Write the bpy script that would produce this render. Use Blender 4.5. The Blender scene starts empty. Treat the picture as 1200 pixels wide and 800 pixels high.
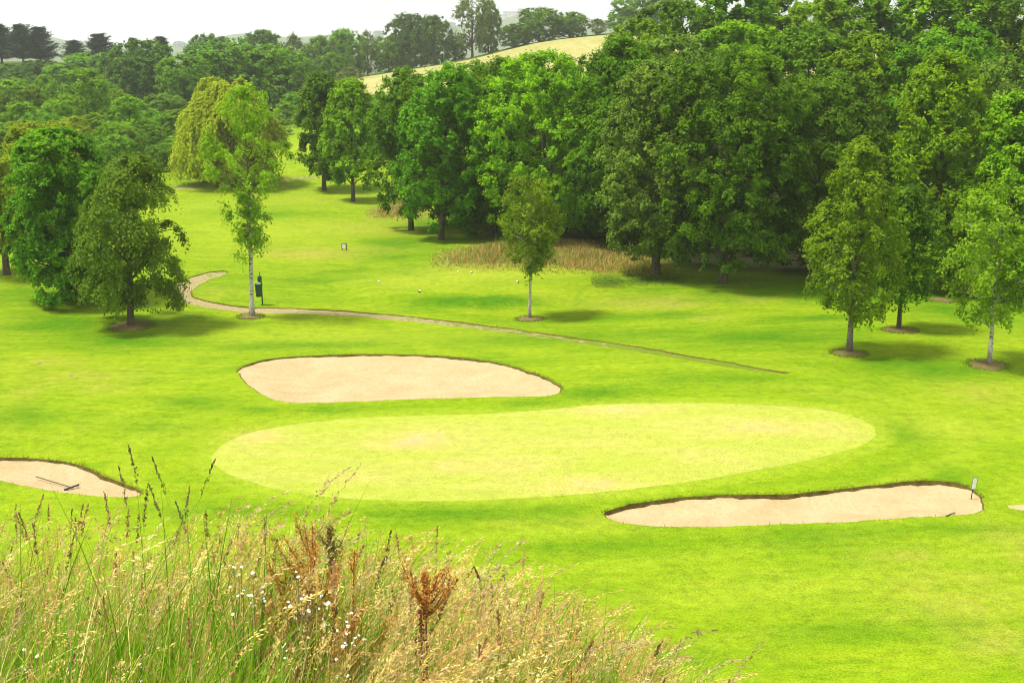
import bpy, math, random
import numpy as np
from mathutils import Vector
from mathutils.geometry import delaunay_2d_cdt

SC = bpy.context.scene
COL = SC.collection
rng = np.random.default_rng(7)
random.seed(7)

# ------------------------------------------------------------------ camera
CAM_H = 12.0
F = 1500.0                       # focal length in photo pixels (photo 1200 wide)
HOR = 60.0                       # horizon row in the photo
TH = math.atan((400 - HOR) / F)
cam_d = bpy.data.cameras.new('camera')
cam_d.lens = 36.0 * F / 1200.0
cam_d.sensor_width = 36.0
cam_d.clip_start = 0.1
cam_d.clip_end = 20000
cam = bpy.data.objects.new('camera', cam_d)
cam.location = (0, 0, CAM_H)
cam.rotation_euler = (math.pi / 2 - TH, 0, 0)
COL.objects.link(cam)
SC.camera = cam

# ------------------------------------------------------------------ light
SUN_DIR = Vector((-0.46, -0.04, 1.0)).normalized()      # towards the sun
SUN_EL = math.asin(SUN_DIR.z)
SUN_AZ = math.atan2(SUN_DIR.x, SUN_DIR.y)
w = bpy.data.worlds.new('World')
SC.world = w
w.use_nodes = True
nt = w.node_tree
for n in list(nt.nodes):
    nt.nodes.remove(n)
wo = nt.nodes.new('ShaderNodeOutputWorld')
bg = nt.nodes.new('ShaderNodeBackground')
bg.inputs['Strength'].default_value = 0.12
sky = nt.nodes.new('ShaderNodeTexSky')
sky.sky_type = 'NISHITA'
sky.sun_disc = False
sky.sun_elevation = SUN_EL
sky.sun_rotation = SUN_AZ
sky.air_density = 1.0
sky.dust_density = 4.0
tc = nt.nodes.new('ShaderNodeTexCoord')
nz = nt.nodes.new('ShaderNodeTexNoise')
nz.inputs['Scale'].default_value = 3.0
nz.inputs['Detail'].default_value = 6
rp = nt.nodes.new('ShaderNodeValToRGB')
rp.color_ramp.elements[0].position = 0.25
rp.color_ramp.elements[0].color = (0.86, 0.86, 0.86, 1)
rp.color_ramp.elements[1].position = 0.5
rp.color_ramp.elements[1].color = (1, 1, 1, 1)
mx = nt.nodes.new('ShaderNodeMix')
mx.data_type = 'RGBA'
mx.inputs[7].default_value = (5.05, 5.1, 5.2, 1)
nt.links.new(tc.outputs['Generated'], nz.inputs['Vector'])
nt.links.new(nz.outputs['Fac'], rp.inputs['Fac'])
nt.links.new(rp.outputs['Color'], mx.inputs[0])
nt.links.new(sky.outputs['Color'], mx.inputs[6])
nt.links.new(mx.outputs[2], bg.inputs['Color'])
nt.links.new(bg.outputs['Background'], wo.inputs['Surface'])

sd = bpy.data.lights.new('sun', 'SUN')
sd.energy = 3.8
sd.angle = math.radians(12)
sd.color = (1.0, 0.955, 0.86)
so = bpy.data.objects.new('sun', sd)
so.rotation_euler = (-SUN_DIR).to_track_quat('-Z', 'Y').to_euler()
so.location = (-60, 60, 150)
COL.objects.link(so)

SC.view_settings.view_transform = 'Standard'
SC.view_settings.look = 'None'
SC.view_settings.gamma = 1.0
SC.view_settings.use_curve_mapping = False
SC.view_settings.exposure = 0.77
SC.render.engine = 'CYCLES'
SC.cycles.max_bounces = 6
SC.cycles.diffuse_bounces = 2
SC.cycles.glossy_bounces = 1
SC.cycles.transmission_bounces = 4
SC.cycles.volume_bounces = 1
SC.cycles.use_denoising = True
SC.cycles.filter_width = 1.0
SC.cycles.sample_clamp_indirect = 6

# ------------------------------------------------------------------ helpers
def ray(px, py):
    dx = (px - 600) / F
    dy = -(py - 400) / F
    return np.array([dx, math.cos(TH) + dy * math.sin(TH), -math.sin(TH) + dy * math.cos(TH)])

def smooth(a, b, x):
    t = np.clip((x - a) / (b - a), 0, 1)
    return t * t * (3 - 2 * t)

def softplus(x, k):
    return k * np.logaddexp(0, x / k)

_S = [(rng.uniform(0, 2 * math.pi), rng.uniform(0, 6.28)) for _ in range(10)]
def sines(x, y, wl):
    s = 0
    for i, (a, p) in enumerate(_S):
        k = 2 * math.pi / (wl * (0.6 + 0.12 * i))
        s = s + np.sin(k * (x * math.cos(a) + y * math.sin(a)) + p)
    return s / 10

def base_h(X, Y):
    X = np.asarray(X, float); Y = np.asarray(Y, float)
    bank = 10.4 - .24 * np.clip(Y, -3, 1e9) - .40 * np.minimum(softplus(X + .1, .5), 12) - .75 * softplus(Y - 7.0, .8)
    bank = bank - .05 * np.maximum(-X - 12, 0)
    low = .9 * sines(X, Y, 34) * smooth(12, 30, Y) * (1 - .55 * smooth(60, 20, Y))
    low = low + .42 * (1 - smooth(.78, 1.12, np.hypot((X + 2.0) / 7.6, (Y - 67.5) / 4.6)))      # raised tee
    # far ground: wood slope, wheat hill, left rise
    hill = 15.5 * smooth(-62, 28, X) * np.clip((Y - 92) / 205, 0, 1.05)
    left = 4.5 * smooth(150, 300, Y) + 4.5 * smooth(-55, -115, X) * smooth(190, 320, Y)
    left = left * (1 - smooth(-62, 0, X))
    drop = smooth(330, 620, Y)
    far = (hill + left) * (1 - drop) - 6 * drop
    az = X / np.maximum(Y, 1)
    ridge = 42 + 52 * smooth(-.19, 0.03, az) + 15 * np.sin(az * 31 + 1) + 7 * np.sin(az * 83)
    far = far + ridge * smooth(1600, 3300, Y)
    low = low + far
    return np.logaddexp(bank * 1.2, low * 1.2) / 1.2

def at(px, py):
    d = ray(px, py)
    if d[2] >= -1e-4: raise ValueError('above the horizon')
    ts = np.concatenate([np.arange(12, 400, .25), np.arange(400, 3000, 5)])
    hs = base_h(d[0] * ts, d[1] * ts)
    zs = CAM_H + d[2] * ts
    k = np.argmax(zs < hs)
    a, b = ts[k - 1], ts[k]
    for _ in range(25):
        m = (a + b) / 2
        if CAM_H + d[2] * m < base_h(d[0] * m, d[1] * m): b = m
        else: a = m
    return float(d[0] * b), float(d[1] * b)

def z_at_row(py, Y):
    d = ray(600, py)
    return CAM_H + d[2] / d[1] * Y

def x_at(px, py, Y):
    d = ray(px, py)
    return d[0] / d[1] * Y

def densify(P, step, closed=True, jit=0.0, seed=0):
    """Catmull-Rom through the points, resampled at an even step."""
    P = np.array(P, float); n = len(P)
    out = []
    rngl = np.random.default_rng(seed)
    for i in range(n):
        p0, p1, p2, p3 = P[(i - 1) % n], P[i], P[(i + 1) % n], P[(i + 2) % n]
        L = np.linalg.norm(p2 - p1)
        m = max(1, int(L / step))
        for j in range(m):
            t = j / m
            out.append(.5 * ((2 * p1) + (-p0 + p2) * t + (2 * p0 - 5 * p1 + 4 * p2 - p3) * t * t + (-p0 + 3 * p1 - 3 * p2 + p3) * t ** 3))
    out = np.array(out)
    if jit:
        ph = rngl.uniform(0, 6.28, 4)
        s = np.arange(len(out)) * step
        nrm = normals2(out)
        off = jit * (np.sin(s * 2.1 + ph[0]) * .5 + np.sin(s * 5.3 + ph[1]) * .35 + rngl.normal(0, .35, len(out)))
        out = out + nrm * off[:, None]
    return out

def normals2(P):
    t = np.roll(P, -1, 0) - np.roll(P, 1, 0)
    t /= np.linalg.norm(t, axis=1)[:, None] + 1e-9
    n = np.stack([t[:, 1], -t[:, 0]], 1)
    a = np.sum(P[:, 0] * np.roll(P[:, 1], -1) - np.roll(P[:, 0], -1) * P[:, 1])
    return n if a > 0 else -n      # outward

def sdist(X, Y, P):
    """signed distance to a polygon, positive inside"""
    X = np.asarray(X, float); Y = np.asarray(Y, float)
    best = np.full(X.shape, 1e9); inside = np.zeros(X.shape, bool)
    bx = (X > P[:, 0].min() - 12) & (X < P[:, 0].max() + 12) & (Y > P[:, 1].min() - 12) & (Y < P[:, 1].max() + 12)
    x = X[bx]; y = Y[bx]
    b = np.full(x.shape, 1e9); ins = np.zeros(x.shape, bool)
    for i in range(len(P)):
        a, c = P[i], P[(i + 1) % len(P)]
        v = c - a; L = v @ v + 1e-12
        t = np.clip(((x - a[0]) * v[0] + (y - a[1]) * v[1]) / L, 0, 1)
        b = np.minimum(b, np.hypot(x - a[0] - t * v[0], y - a[1] - t * v[1]))
        if a[1] != c[1]:
            cr = ((a[1] > y) != (c[1] > y)) & (x < (c[0] - a[0]) * (y - a[1]) / (c[1] - a[1]) + a[0])
            ins ^= cr
    best[bx] = b; inside[bx] = ins
    return np.where(inside, best, -best)

def tag(o, label=None, cat=None, group=None, kind=None):
    if label: o['label'] = label
    if cat: o['category'] = cat
    if group: o['group'] = group
    if kind: o['kind'] = kind
    return o

def empty(name, loc, rz=0.0, sc=1.0):
    o = bpy.data.objects.new(name, None)
    o.empty_display_size = .3
    o.location = loc; o.rotation_euler = (0, 0, rz); o.scale = (sc, sc, sc)
    COL.objects.link(o)
    return o

def link(name, me, parent=None):
    o = bpy.data.objects.new(name, me)
    COL.objects.link(o)
    if parent: o.parent = parent
    return o

def mesh_np(name, V, Fq, mat, attrs=None, smooth_sh=False, cols=None):
    """V (n,3); Fq (m,k) all the same k"""
    V = np.ascontiguousarray(V, np.float32); Fq = np.ascontiguousarray(Fq, np.int32)
    me = bpy.data.meshes.new(name)
    k = Fq.shape[1]
    me.vertices.add(len(V)); me.vertices.foreach_set('co', V.ravel())
    me.loops.add(Fq.size); me.loops.foreach_set('vertex_index', Fq.ravel())
    me.polygons.add(len(Fq))
    me.polygons.foreach_set('loop_start', np.arange(0, Fq.size, k, dtype=np.int32))
    me.polygons.foreach_set('use_smooth', np.full(len(Fq), smooth_sh))
    for an, av in (attrs or {}).items():
        a = me.attributes.new(an, 'FLOAT', 'POINT')
        a.data.foreach_set('value', np.ascontiguousarray(av, np.float32))
    for an, av in (cols or {}).items():
        a = me.attributes.new(an, 'FLOAT_COLOR', 'POINT')
        c = np.ones((len(V), 4), np.float32); c[:, :3] = av
        a.data.foreach_set('color', c.ravel())
    me.update(calc_edges=True)
    me.materials.append(mat)
    return me

class MB:
    """collects tubes, boxes, discs, blades into ONE mesh"""
    def __init__(s): s.v = []; s.f = []
    def add(s, V, Fs):
        b = len(s.v); s.v.extend([tuple(map(float, p)) for p in V]); s.f.extend([tuple(int(i) + b for i in f) for f in Fs])
    def tube(s, pts, rad, n=8, cap=True):
        pts = [Vector(p) for p in pts]; m = len(pts)
        V = []; Fs = []
        ref = None
        for i, p in enumerate(pts):
            t = (pts[min(i + 1, m - 1)] - pts[max(i - 1, 0)]).normalized()
            if ref is None: ref = Vector((1, 0, 0)) if abs(t.x) < .9 else Vector((0, 1, 0))
            u = t.cross(ref).normalized(); v = t.cross(u).normalized(); ref = -v.cross(t).cross(t) if False else ref
            r = rad[i] if hasattr(rad, '__len__') else rad
            for k in range(n):
                a = 2 * math.pi * k / n
                V.append(p + u * math.cos(a) * r + v * math.sin(a) * r)
        for i in range(m - 1):
            for k in range(n):
                a = i * n + k; b = i * n + (k + 1) % n
                Fs.append((a, b, b + n, a + n))
        if cap:
            Fs.append(tuple(range(n - 1, -1, -1))); Fs.append(tuple((m - 1) * n + k for k in range(n)))
        s.add(V, Fs)
    def box(s, c, d, rz=0.0, bev=0.0, tilt=0.0):
        cx, cy, cz = c; hx, hy, hz = d[0] / 2, d[1] / 2, d[2] / 2
        b = min(bev, hx * .9, hy * .9)
        out = [(-hx + b, -hy), (hx - b, -hy), (hx, -hy + b), (hx, hy - b), (hx - b, hy), (-hx + b, hy), (-hx, hy - b), (-hx, -hy + b)] if b > 0 else [(-hx, -hy), (hx, -hy), (hx, hy), (-hx, hy)]
        n = len(out); V = []
        for zz in (-hz, hz):
            for (x, y) in out:
                X, Yy, Z = x, y, zz
                X, Z = X * math.cos(tilt) + Z * math.sin(tilt), -X * math.sin(tilt) + Z * math.cos(tilt)
                V.append((cx + X * math.cos(rz) - Yy * math.sin(rz), cy + X * math.sin(rz) + Yy * math.cos(rz), cz + Z))
        Fs = [tuple(range(n - 1, -1, -1)), tuple(range(n, 2 * n))] + [(i, (i + 1) % n, n + (i + 1) % n, n + i) for i in range(n)]
        s.add(V, Fs)
    def lathe(s, c, prof, n=16):
        V = []; Fs = []
        for (r, z) in prof:
            for k in range(n):
                a = 2 * math.pi * k / n
                V.append((c[0] + r * math.cos(a), c[1] + r * math.sin(a), c[2] + z))
        for i in range(len(prof) - 1):
            for k in range(n):
                a = i * n + k; b = i * n + (k + 1) % n
                Fs.append((a, b, b + n, a + n))
        Fs.append(tuple(range(n - 1, -1, -1))); Fs.append(tuple((len(prof) - 1) * n + k for k in range(n)))
        s.add(V, Fs)
    def build(s, name, mat, parent=None, sm=False):
        me = bpy.data.meshes.new(name)
        me.from_pydata(s.v, [], s.f); me.materials.append(mat)
        if sm: me.polygons.foreach_set('use_smooth', [True] * len(me.polygons))
        me.update()
        return link(name, me, parent)

# ------------------------------------------------------------------ materials
class N:
    def __init__(s, name):
        s.m = bpy.data.materials.new(name); s.m.use_nodes = True
        s.t = s.m.node_tree; s.t.nodes.clear()
        s.o = s.n('ShaderNodeOutputMaterial')
    def n(s, ty, **kw):
        x = s.t.nodes.new(ty)
        for k, v in kw.items(): setattr(x, k, v)
        return x
    def l(s, a, b): s.t.links.new(a, b)
    def attr(s, name): return s.n('ShaderNodeAttribute', attribute_name=name)
    def noise(s, scale, detail=4, rough=.55, vec=None, dist=0):
        x = s.n('ShaderNodeTexNoise'); x.inputs['Scale'].default_value = scale
        x.inputs['Detail'].default_value = detail; x.inputs['Roughness'].default_value = rough
        x.inputs['Distortion'].default_value = dist
        if vec is not None: s.l(vec, x.inputs['Vector'])
        return x.outputs['Fac']
    def ramp(s, src, stops):
        r = s.n('ShaderNodeValToRGB'); e = r.color_ramp.elements
        while len(e) < len(stops): e.new(.5)
        for i, (p, c) in enumerate(stops):
            e[i].position = p; e[i].color = (c, c, c, 1) if not hasattr(c, '__len__') else (*c, 1)
        s.l(src, r.inputs['Fac']); return r.outputs['Color']
    def mix(s, f, a, b, mode='MIX'):
        x = s.n('ShaderNodeMix', data_type='RGBA', blend_type=mode)
        for i, v in ((0, f), (6, a), (7, b)):
            if hasattr(v, 'is_linked'): s.l(v, x.inputs[i])
            elif i == 0: x.inputs[0].default_value = v
            else: x.inputs[i].default_value = (*v, 1)
        return x.outputs[2]
    def math(s, op, a, b=None, clamp=False):
        x = s.n('ShaderNodeMath', operation=op, use_clamp=clamp)
        for i, v in ((0, a), (1, b)):
            if v is None: continue
            if hasattr(v, 'is_linked'): s.l(v, x.inputs[i])
            else: x.inputs[i].default_value = v
        return x.outputs[0]
    def geo(s): return s.n('ShaderNodeNewGeometry').outputs['Position']
    def bump(s, h, strength, dist):
        b = s.n('ShaderNodeBump'); b.inputs['Strength'].default_value = strength; b.inputs['Distance'].default_value = dist
        s.l(h, b.inputs['Height']); return b.outputs['Normal']
    def bsdf(s, col, rough=.8, spec=.2, normal=None, metal=0.0):
        p = s.n('ShaderNodeBsdfPrincipled')
        if hasattr(col, 'is_linked'): s.l(col, p.inputs['Base Color'])
        else: p.inputs['Base Color'].default_value = (*col, 1)
        p.inputs['Roughness'].default_value = rough; p.inputs['Specular IOR Level'].default_value = spec
        p.inputs['Metallic'].default_value = metal
        if normal is not None: s.l(normal, p.inputs['Normal'])
        return p.outputs['BSDF']
    def out(s, x): s.l(x, s.o.inputs['Surface']); return s.m

def plain(name, col, rough=.6, spec=.3, var=.25, scale=8, metal=0.0):
    m = N(name); g = m.n('ShaderNodeTexCoord').outputs['Object']
    f = m.noise(scale, 5, .6, g)
    c = m.mix(m.ramp(f, [(.3, 0.0), (.7, 1.0)]), tuple(x * (1 - var) for x in col), tuple(min(1, x * (1 + var)) for x in col))
    return m.out(m.bsdf(c, rough, spec, m.bump(f, .3, .01), metal))

def leaf_mat(name, dark, light, trans, tfac=.28, rough=.6):
    m = N(name)
    t = m.attr('tint').outputs['Fac']
    oi = m.n('ShaderNodeObjectInfo').outputs['Random']
    c = m.mix(t, dark, light)
    hs = m.n('ShaderNodeHueSaturation')
    m.l(c, hs.inputs['Color'])
    m.l(m.math('ADD', m.math('MULTIPLY', oi, .020), .494), hs.inputs['Hue'])
    m.l(m.math('ADD', m.math('MULTIPLY', oi, .52), .76), hs.inputs['Value'])
    c = hs.outputs['Color']
    p = m.bsdf(c, rough, .06)
    tr = m.n('ShaderNodeBsdfTranslucent')
    m.l(m.mix(1.0, c, trans, 'MULTIPLY'), tr.inputs['Color'])
    ms = m.n('ShaderNodeMixShader'); ms.inputs[0].default_value = tfac
    m.l(p, ms.inputs[1]); m.l(tr.outputs[0], ms.inputs[2])
    return m.out(ms.outputs[0])

TR = (1.9, 1.9, 1.0)
LM = {
    'wood': leaf_mat('wood_leaf', (.022, .076, .002), (.175, .335, .005), TR),
    'woodgrey': leaf_mat('grey_leaf', (.052, .098, .009), (.220, .320, .032), TR),
    'dark': leaf_mat('dark_leaf', (.024, .062, .003), (.140, .240, .007), TR),
    'birch': leaf_mat('birch_leaf', (.085, .165, .005), (.290, .430, .018), TR, .36),
    'weep': leaf_mat('weeping_leaf', (.050, .105, .004), (.190, .290, .014), TR, .30),
    'willow': leaf_mat('willow_leaf', (.240, .320, .010), (.460, .560, .028), TR, .36),
    'far': leaf_mat('far_leaf', (.042, .118, .005), (.205, .350, .014), TR),
    'fardark': leaf_mat('far_dark_leaf', (.030, .082, .010), (.140, .245, .024), TR, .25),
    'farpale': leaf_mat('far_pale_leaf', (.080, .120, .022), (.180, .235, .045), TR),
    'bright': leaf_mat('bright_leaf', (.060, .145, .001), (.250, .400, .003), TR),
    'yellow': leaf_mat('yellow_leaf', (.105, .160, .005), (.330, .390, .018), TR),
    'cypress': leaf_mat('cypress_leaf', (.010, .028, .013), (.034, .062, .026), TR, .12),
}

def bark(name, a, b, white=None):
    m = N(name); g = m.n('ShaderNodeTexCoord').outputs['Object']
    mp = m.n('ShaderNodeMapping'); mp.inputs['Scale'].default_value = (9, 9, 1.6 if white is None else 14)
    m.l(g, mp.inputs['Vector'])
    f = m.noise(1.0, 6, .65, mp.outputs[0], .6)
    if white is None:
        c = m.mix(m.ramp(f, [(.3, 0.0), (.7, 1.0)]), a, b)
    else:
        c = m.mix(m.ramp(f, [(.50, 0.0), (.60, 1.0)]), white, a)
        sep = m.n('ShaderNodeSeparateXYZ'); m.l(g, sep.inputs[0])
        c = m.mix(m.ramp(m.math('DIVIDE', sep.outputs['Z'], 9.0), [(.0, 1.0), (.05, 0.25), (.09, 0.0), (.42, .15), (.75, 1.0)]), c, b)
    return m.out(m.bsdf(c, .85, .15, m.bump(f, .8, .03)))
BARK = bark('brown_bark', (.055, .042, .030), (.15, .12, .09))
BIRCH = bark('birch_bark', (.06, .05, .045), (.12, .09, .06), (.62, .58, .50))
BIRCHDK = bark('old_birch_bark', (.035, .03, .026), (.10, .08, .06), (.26, .23, .19))
TWIG = plain('twig_bark', (.07, .055, .035), .9, .1)

# ---- ground surfaces
def lawn_material(name, kind):
    m = N(name); g = m.geo()
    big = m.noise(.07, 4, .55, g, .4)
    mid = m.noise(.42, 5, .6, g, .6)
    fine = m.noise(3.2, 6, .7, g)
    grain = m.noise(22, 3, .7, g)
    # long mown streaks, running roughly across the slope
    mp = m.n('ShaderNodeMapping'); mp.inputs['Rotation'].default_value = (0, 0, .30); mp.inputs['Scale'].default_value = (.22, .75, .5)
    m.l(g, mp.inputs['Vector'])
    streak = m.noise(1.0, 5, .62, mp.outputs[0], .5)
    mp2 = m.n('ShaderNodeMapping'); mp2.inputs['Rotation'].default_value = (0, 0, -.35); mp2.inputs['Scale'].default_value = (.5, 2.3, 1)
    m.l(g, mp2.inputs['Vector'])
    streak2 = m.noise(1.0, 4, .65, mp2.outputs[0], .3)
    if kind == 'green':
        c = m.mix(m.ramp(big, [(.35, 0.0), (.65, 1.0)]), (.275, .325, .036), (.345, .362, .072))
        c = m.mix(m.ramp(streak, [(.42, 0.0), (.62, .7)]), c, (.285, .350, .032))
        c = m.mix(m.ramp(streak2, [(.5, 0.0), (.7, .45)]), c, (.41, .39, .10))
    else:
        c = m.mix(m.ramp(big, [(.38, 0.0), (.62, 1.0)]), (.138, .240, .0035), (.210, .295, .006))
        c = m.mix(m.ramp(streak, [(.40, 0.0), (.60, .65)]), c, (.225, .300, .008))
        c = m.mix(m.ramp(mid, [(.48, 0.0), (.74, .65)]), c, (.098, .205, .0035))
        c = m.mix(m.ramp(streak2, [(.50, 0.0), (.68, .5)]), c, (.095, .200, .004))
        c = m.mix(m.ramp(streak2, [(.32, .55), (.46, 0.0)]), c, (.265, .315, .022))
        # collar and mowing rings that follow the outline of the putting green
        dg = m.attr('dgreen').outputs['Fac']
        ring = m.math('SINE', m.math('MULTIPLY', m.math('ADD', dg, m.math('MULTIPLY', mid, .5)), 2.7))
        near = m.ramp(m.math('DIVIDE', dg, 16), [(0.0, 1.0), (.20, .7), (.45, .5), (.95, 0.0)])
        c = m.mix(m.math('MULTIPLY', near, .38), c, (.172, .272, .006))
        c = m.mix(m.math('MULTIPLY', m.math('MULTIPLY', near, m.ramp(ring, [(.25, 0.0), (.75, 1.0)])), .75), c, (.215, .300, .012))
    if kind != 'green':
        c = m.mix(m.ramp(m.math('ADD', dg, m.math('MULTIPLY', fine, .15)), [(.25, .65), (.75, 0.0)]), c, (.225, .310, .016))
    worn = m.attr('worn').outputs['Fac']
    wf = m.math('MULTIPLY', m.math('MULTIPLY', worn, 1.25), m.ramp(m.noise(.9, 5, .65, g, .8), [(.36, .15), (.62, 1.0)]), True)
    c = m.mix(wf, c, (.450, .330, .130) if kind == 'green' else (.290, .265, .045))
    if kind != 'green':
        pale = m.attr('pale').outputs['Fac']
        c = m.mix(m.math('MULTIPLY', pale, 1.1, True), c, (.262, .322, .022))
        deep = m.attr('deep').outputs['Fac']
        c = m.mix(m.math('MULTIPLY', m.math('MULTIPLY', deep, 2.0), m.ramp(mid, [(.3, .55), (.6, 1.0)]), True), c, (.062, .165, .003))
        rough = m.attr('rough').outputs['Fac']
        c = m.mix(rough, c, m.mix(m.ramp(m.noise(1.5, 5, .7, g), [(.35, 0.0), (.65, 1.0)]), (.035, .075, .006), (.085, .12, .016)))
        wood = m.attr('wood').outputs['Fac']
        c = m.mix(wood, c, m.mix(mid, (.010, .016, .004), (.024, .022, .008)))  # litter under the wood, its colour darkened to deepen the canopy shade
    k = .36 if kind == 'green' else .6
    c = m.mix(k, c, m.mix(1.0, c, m.ramp(fine, [(.28, .55), (.5, 1.0), (.72, 1.32)]), 'MULTIPLY'))
    c = m.mix(.75, c, m.mix(1.0, c, m.ramp(grain, [(.3, .52), (.5, 1.0), (.7, 1.45)]), 'MULTIPLY'))
    h = m.math('ADD', m.math('MULTIPLY', fine, .6), m.math('MULTIPLY', grain, .4))
    return m.out(m.bsdf(c, .85, .03, m.bump(h, .55 if kind != 'green' else .3, .05)))
LAWN = lawn_material('mown_lawn', 'lawn')
GREEN = lawn_material('putting_turf', 'green')

def sand_material():
    m = N('bunker_sand'); g = m.geo()
    a = m.noise(.8, 5, .6, g, .5); b = m.noise(9, 6, .75, g); v = m.n('ShaderNodeTexVoronoi'); v.inputs['Scale'].default_value = 5
    m.l(g, v.inputs['Vector'])
    c = m.mix(m.ramp(a, [(.35, 0.0), (.65, 1.0)]), (.375, .282, .145), (.430, .335, .188))
    c = m.mix(.7, c, m.mix(1.0, c, m.ramp(b, [(.25, .72), (.5, 1.0), (.75, 1.15)]), 'MULTIPLY'))
    c = m.mix(m.ramp(m.noise(16, 3, .7, g), [(.66, 0.0), (.74, .6)]), c, (.20, .13, .065))
    wv = m.n('ShaderNodeTexWave'); wv.inputs['Scale'].default_value = 2.2; wv.inputs['Distortion'].default_value = 9.0; wv.inputs['Detail'].default_value = 3
    m.l(g, wv.inputs['Vector'])
    h = m.math('ADD', m.math('ADD', m.math('MULTIPLY', b, .5), v.outputs['Distance']), m.math('MULTIPLY', wv.outputs['Fac'], .10))
    return m.out(m.bsdf(c, .95, .05, m.bump(h, .6, .05)))
SAND = sand_material()

def soil_material(name, a, b, pebble=None):
    m = N(name); g = m.geo()
    f = m.noise(5, 6, .7, g)
    c = m.mix(m.ramp(f, [(.3, 0.0), (.7, 1.0)]), a, b)
    if pebble:
        c = m.mix(m.ramp(m.noise(9, 4, .7, g), [(.52, 0.0), (.60, .9)]), c, pebble)
    return m.out(m.bsdf(c, .95, .05, m.bump(f, .8, .05)))
SOIL = soil_material('turf_edge_soil', (.060, .042, .014), (.15, .12, .03))
def path_material():
    m = N('path_gravel'); g = m.geo()
    f = m.noise(4, 6, .7, g); q = m.noise(2.2, 5, .75, g, 1.0)
    c = m.mix(m.ramp(f, [(.3, 0.0), (.7, 1.0)]), (.24, .20, .08), (.35, .285, .145))
    c = m.mix(m.ramp(m.noise(7, 4, .7, g), [(.55, 0.0), (.63, .8)]), c, (.42, .36, .25))
    sx = m.n('ShaderNodeSeparateXYZ'); m.l(g, sx.inputs[0])
    mr = m.n('ShaderNodeMapRange'); mr.inputs[1].default_value = -13; mr.inputs[2].default_value = 9; mr.inputs[3].default_value = -.12; mr.inputs[4].default_value = .16
    m.l(sx.outputs['X'], mr.inputs[0])
    m2 = m.n('ShaderNodeMapRange'); m2.inputs[1].default_value = 64; m2.inputs[2].default_value = 71; m2.inputs[3].default_value = 0; m2.inputs[4].default_value = .17
    m.l(sx.outputs['Y'], m2.inputs[0])
    gf = m.ramp(m.math('ADD', m.math('ADD', q, mr.outputs[0]), m2.outputs[0]), [(.47, 0.0), (.57, 1.0)])
    c = m.mix(gf, c, (.13, .19, .012))
    return m.out(m.bsdf(c, .95, .03, m.bump(f, .8, .05)))
PATH = path_material()
MULCH = soil_material('mulch', (.12, .085, .035), (.24, .165, .085), (.10, .17, .01))
def wheat_material():
    m = N('wheat'); g = m.geo()
    f = m.noise(.05, 4, .5, g); q = m.noise(.9, 5, .7, g)
    mp = m.n('ShaderNodeMapping'); mp.inputs['Rotation'].default_value = (0, 0, .5); mp.inputs['Scale'].default_value = (.6, .02, 1)
    m.l(g, mp.inputs['Vector'])
    s = m.noise(1.0, 2, .5, mp.outputs[0])
    c = m.mix(m.ramp(f, [(.35, 0.0), (.65, 1.0)]), (.31, .30, .10), (.38, .35, .13))
    c = m.mix(m.ramp(s, [(.45, 0.0), (.62, .55)]), c, (.29, .27, .08))
    c = m.mix(.6, c, m.mix(1.0, c, m.ramp(q, [(.3, .7), (.7, 1.25)]), 'MULTIPLY'))
    return m.out(m.bsdf(c, .9, .05, m.bump(q, .6, .3)))
WHEAT = wheat_material()

# ------------------------------------------------------------------ the ground
def unproj(L): return np.array([at(*p) for p in L])
green_px = [(248,536),(262,520),(300,505),(370,494),(450,488),(560,485),(640,480),(700,474),(780,472),(860,473),(940,477),(990,485),(1020,497),(1026,508),(1010,521),(960,536),(880,552),(800,565),(700,577),(600,584),(500,587),(400,583),(330,574),(280,560),(255,548)]
b1_px = [(279,436),(290,427),(320,420),(380,416),(460,415),(540,419),(600,429),(640,443),(659,455),(645,463),(590,465),(500,467),(420,470),(350,472),(315,466),(293,453)]
b2_px = [(708,602),(726,594),(780,584),(850,580),(930,578),(1000,571),(1050,565),(1090,563),(1130,568),(1152,584),(1150,599),(1120,603),(1040,608),(950,613),(860,616),(780,617),(730,612)]
b3_px = [(-70,545),(-30,537),(5,536),(45,537),(90,544),(130,560),(166,576),(150,582),(100,580),(50,573),(0,563),(-40,556)]
path_px = [(264,317),(267,320),(248,327),(231,336),(224,343),(234,350),(262,356),(300,360),(370,362),(440,367),(520,375),(600,385),(700,399),(800,415),(880,429),(925,437),(880,434),(800,421),(700,405),(600,391),(520,381),(440,373),(370,368),(300,367),(260,363),(230,358),(203,350),(190,343),(208,331),(238,320)]
POLY = {}
POLY['green'] = densify(unproj(green_px), .35, jit=.02, seed=1)
POLY['b1'] = densify(unproj(b1_px), .22, jit=.05, seed=2)
POLY['b2'] = densify(unproj(b2_px), .2, jit=.04, seed=3)
POLY['b3'] = densify(unproj(b3_px), .2, jit=.04, seed=4)
POLY['path'] = densify(unproj(path_px), .3, jit=.07, seed=5)
fp = unproj([(196,219),(230,218),(290,213),(340,208),(372,206),(372,209),(340,211),(290,216),(230,222),(196,223)])
POLY['farpath'] = densify(fp, 1.2, jit=.05, seed=6)
POLY['wheat'] = densify([(-41,296),(-30,298),(-10,301),(20,303),(60,303),(70,240),(40,196),(0,180),(-22,186),(-27,205),(-34,250)], 4, jit=.3, seed=8)
POLY['scrape'] = densify(unproj([(1181,592),(1200,591),(1222,593),(1218,597),(1196,597),(1183,595)]), .2, jit=.03, seed=9)

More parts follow.
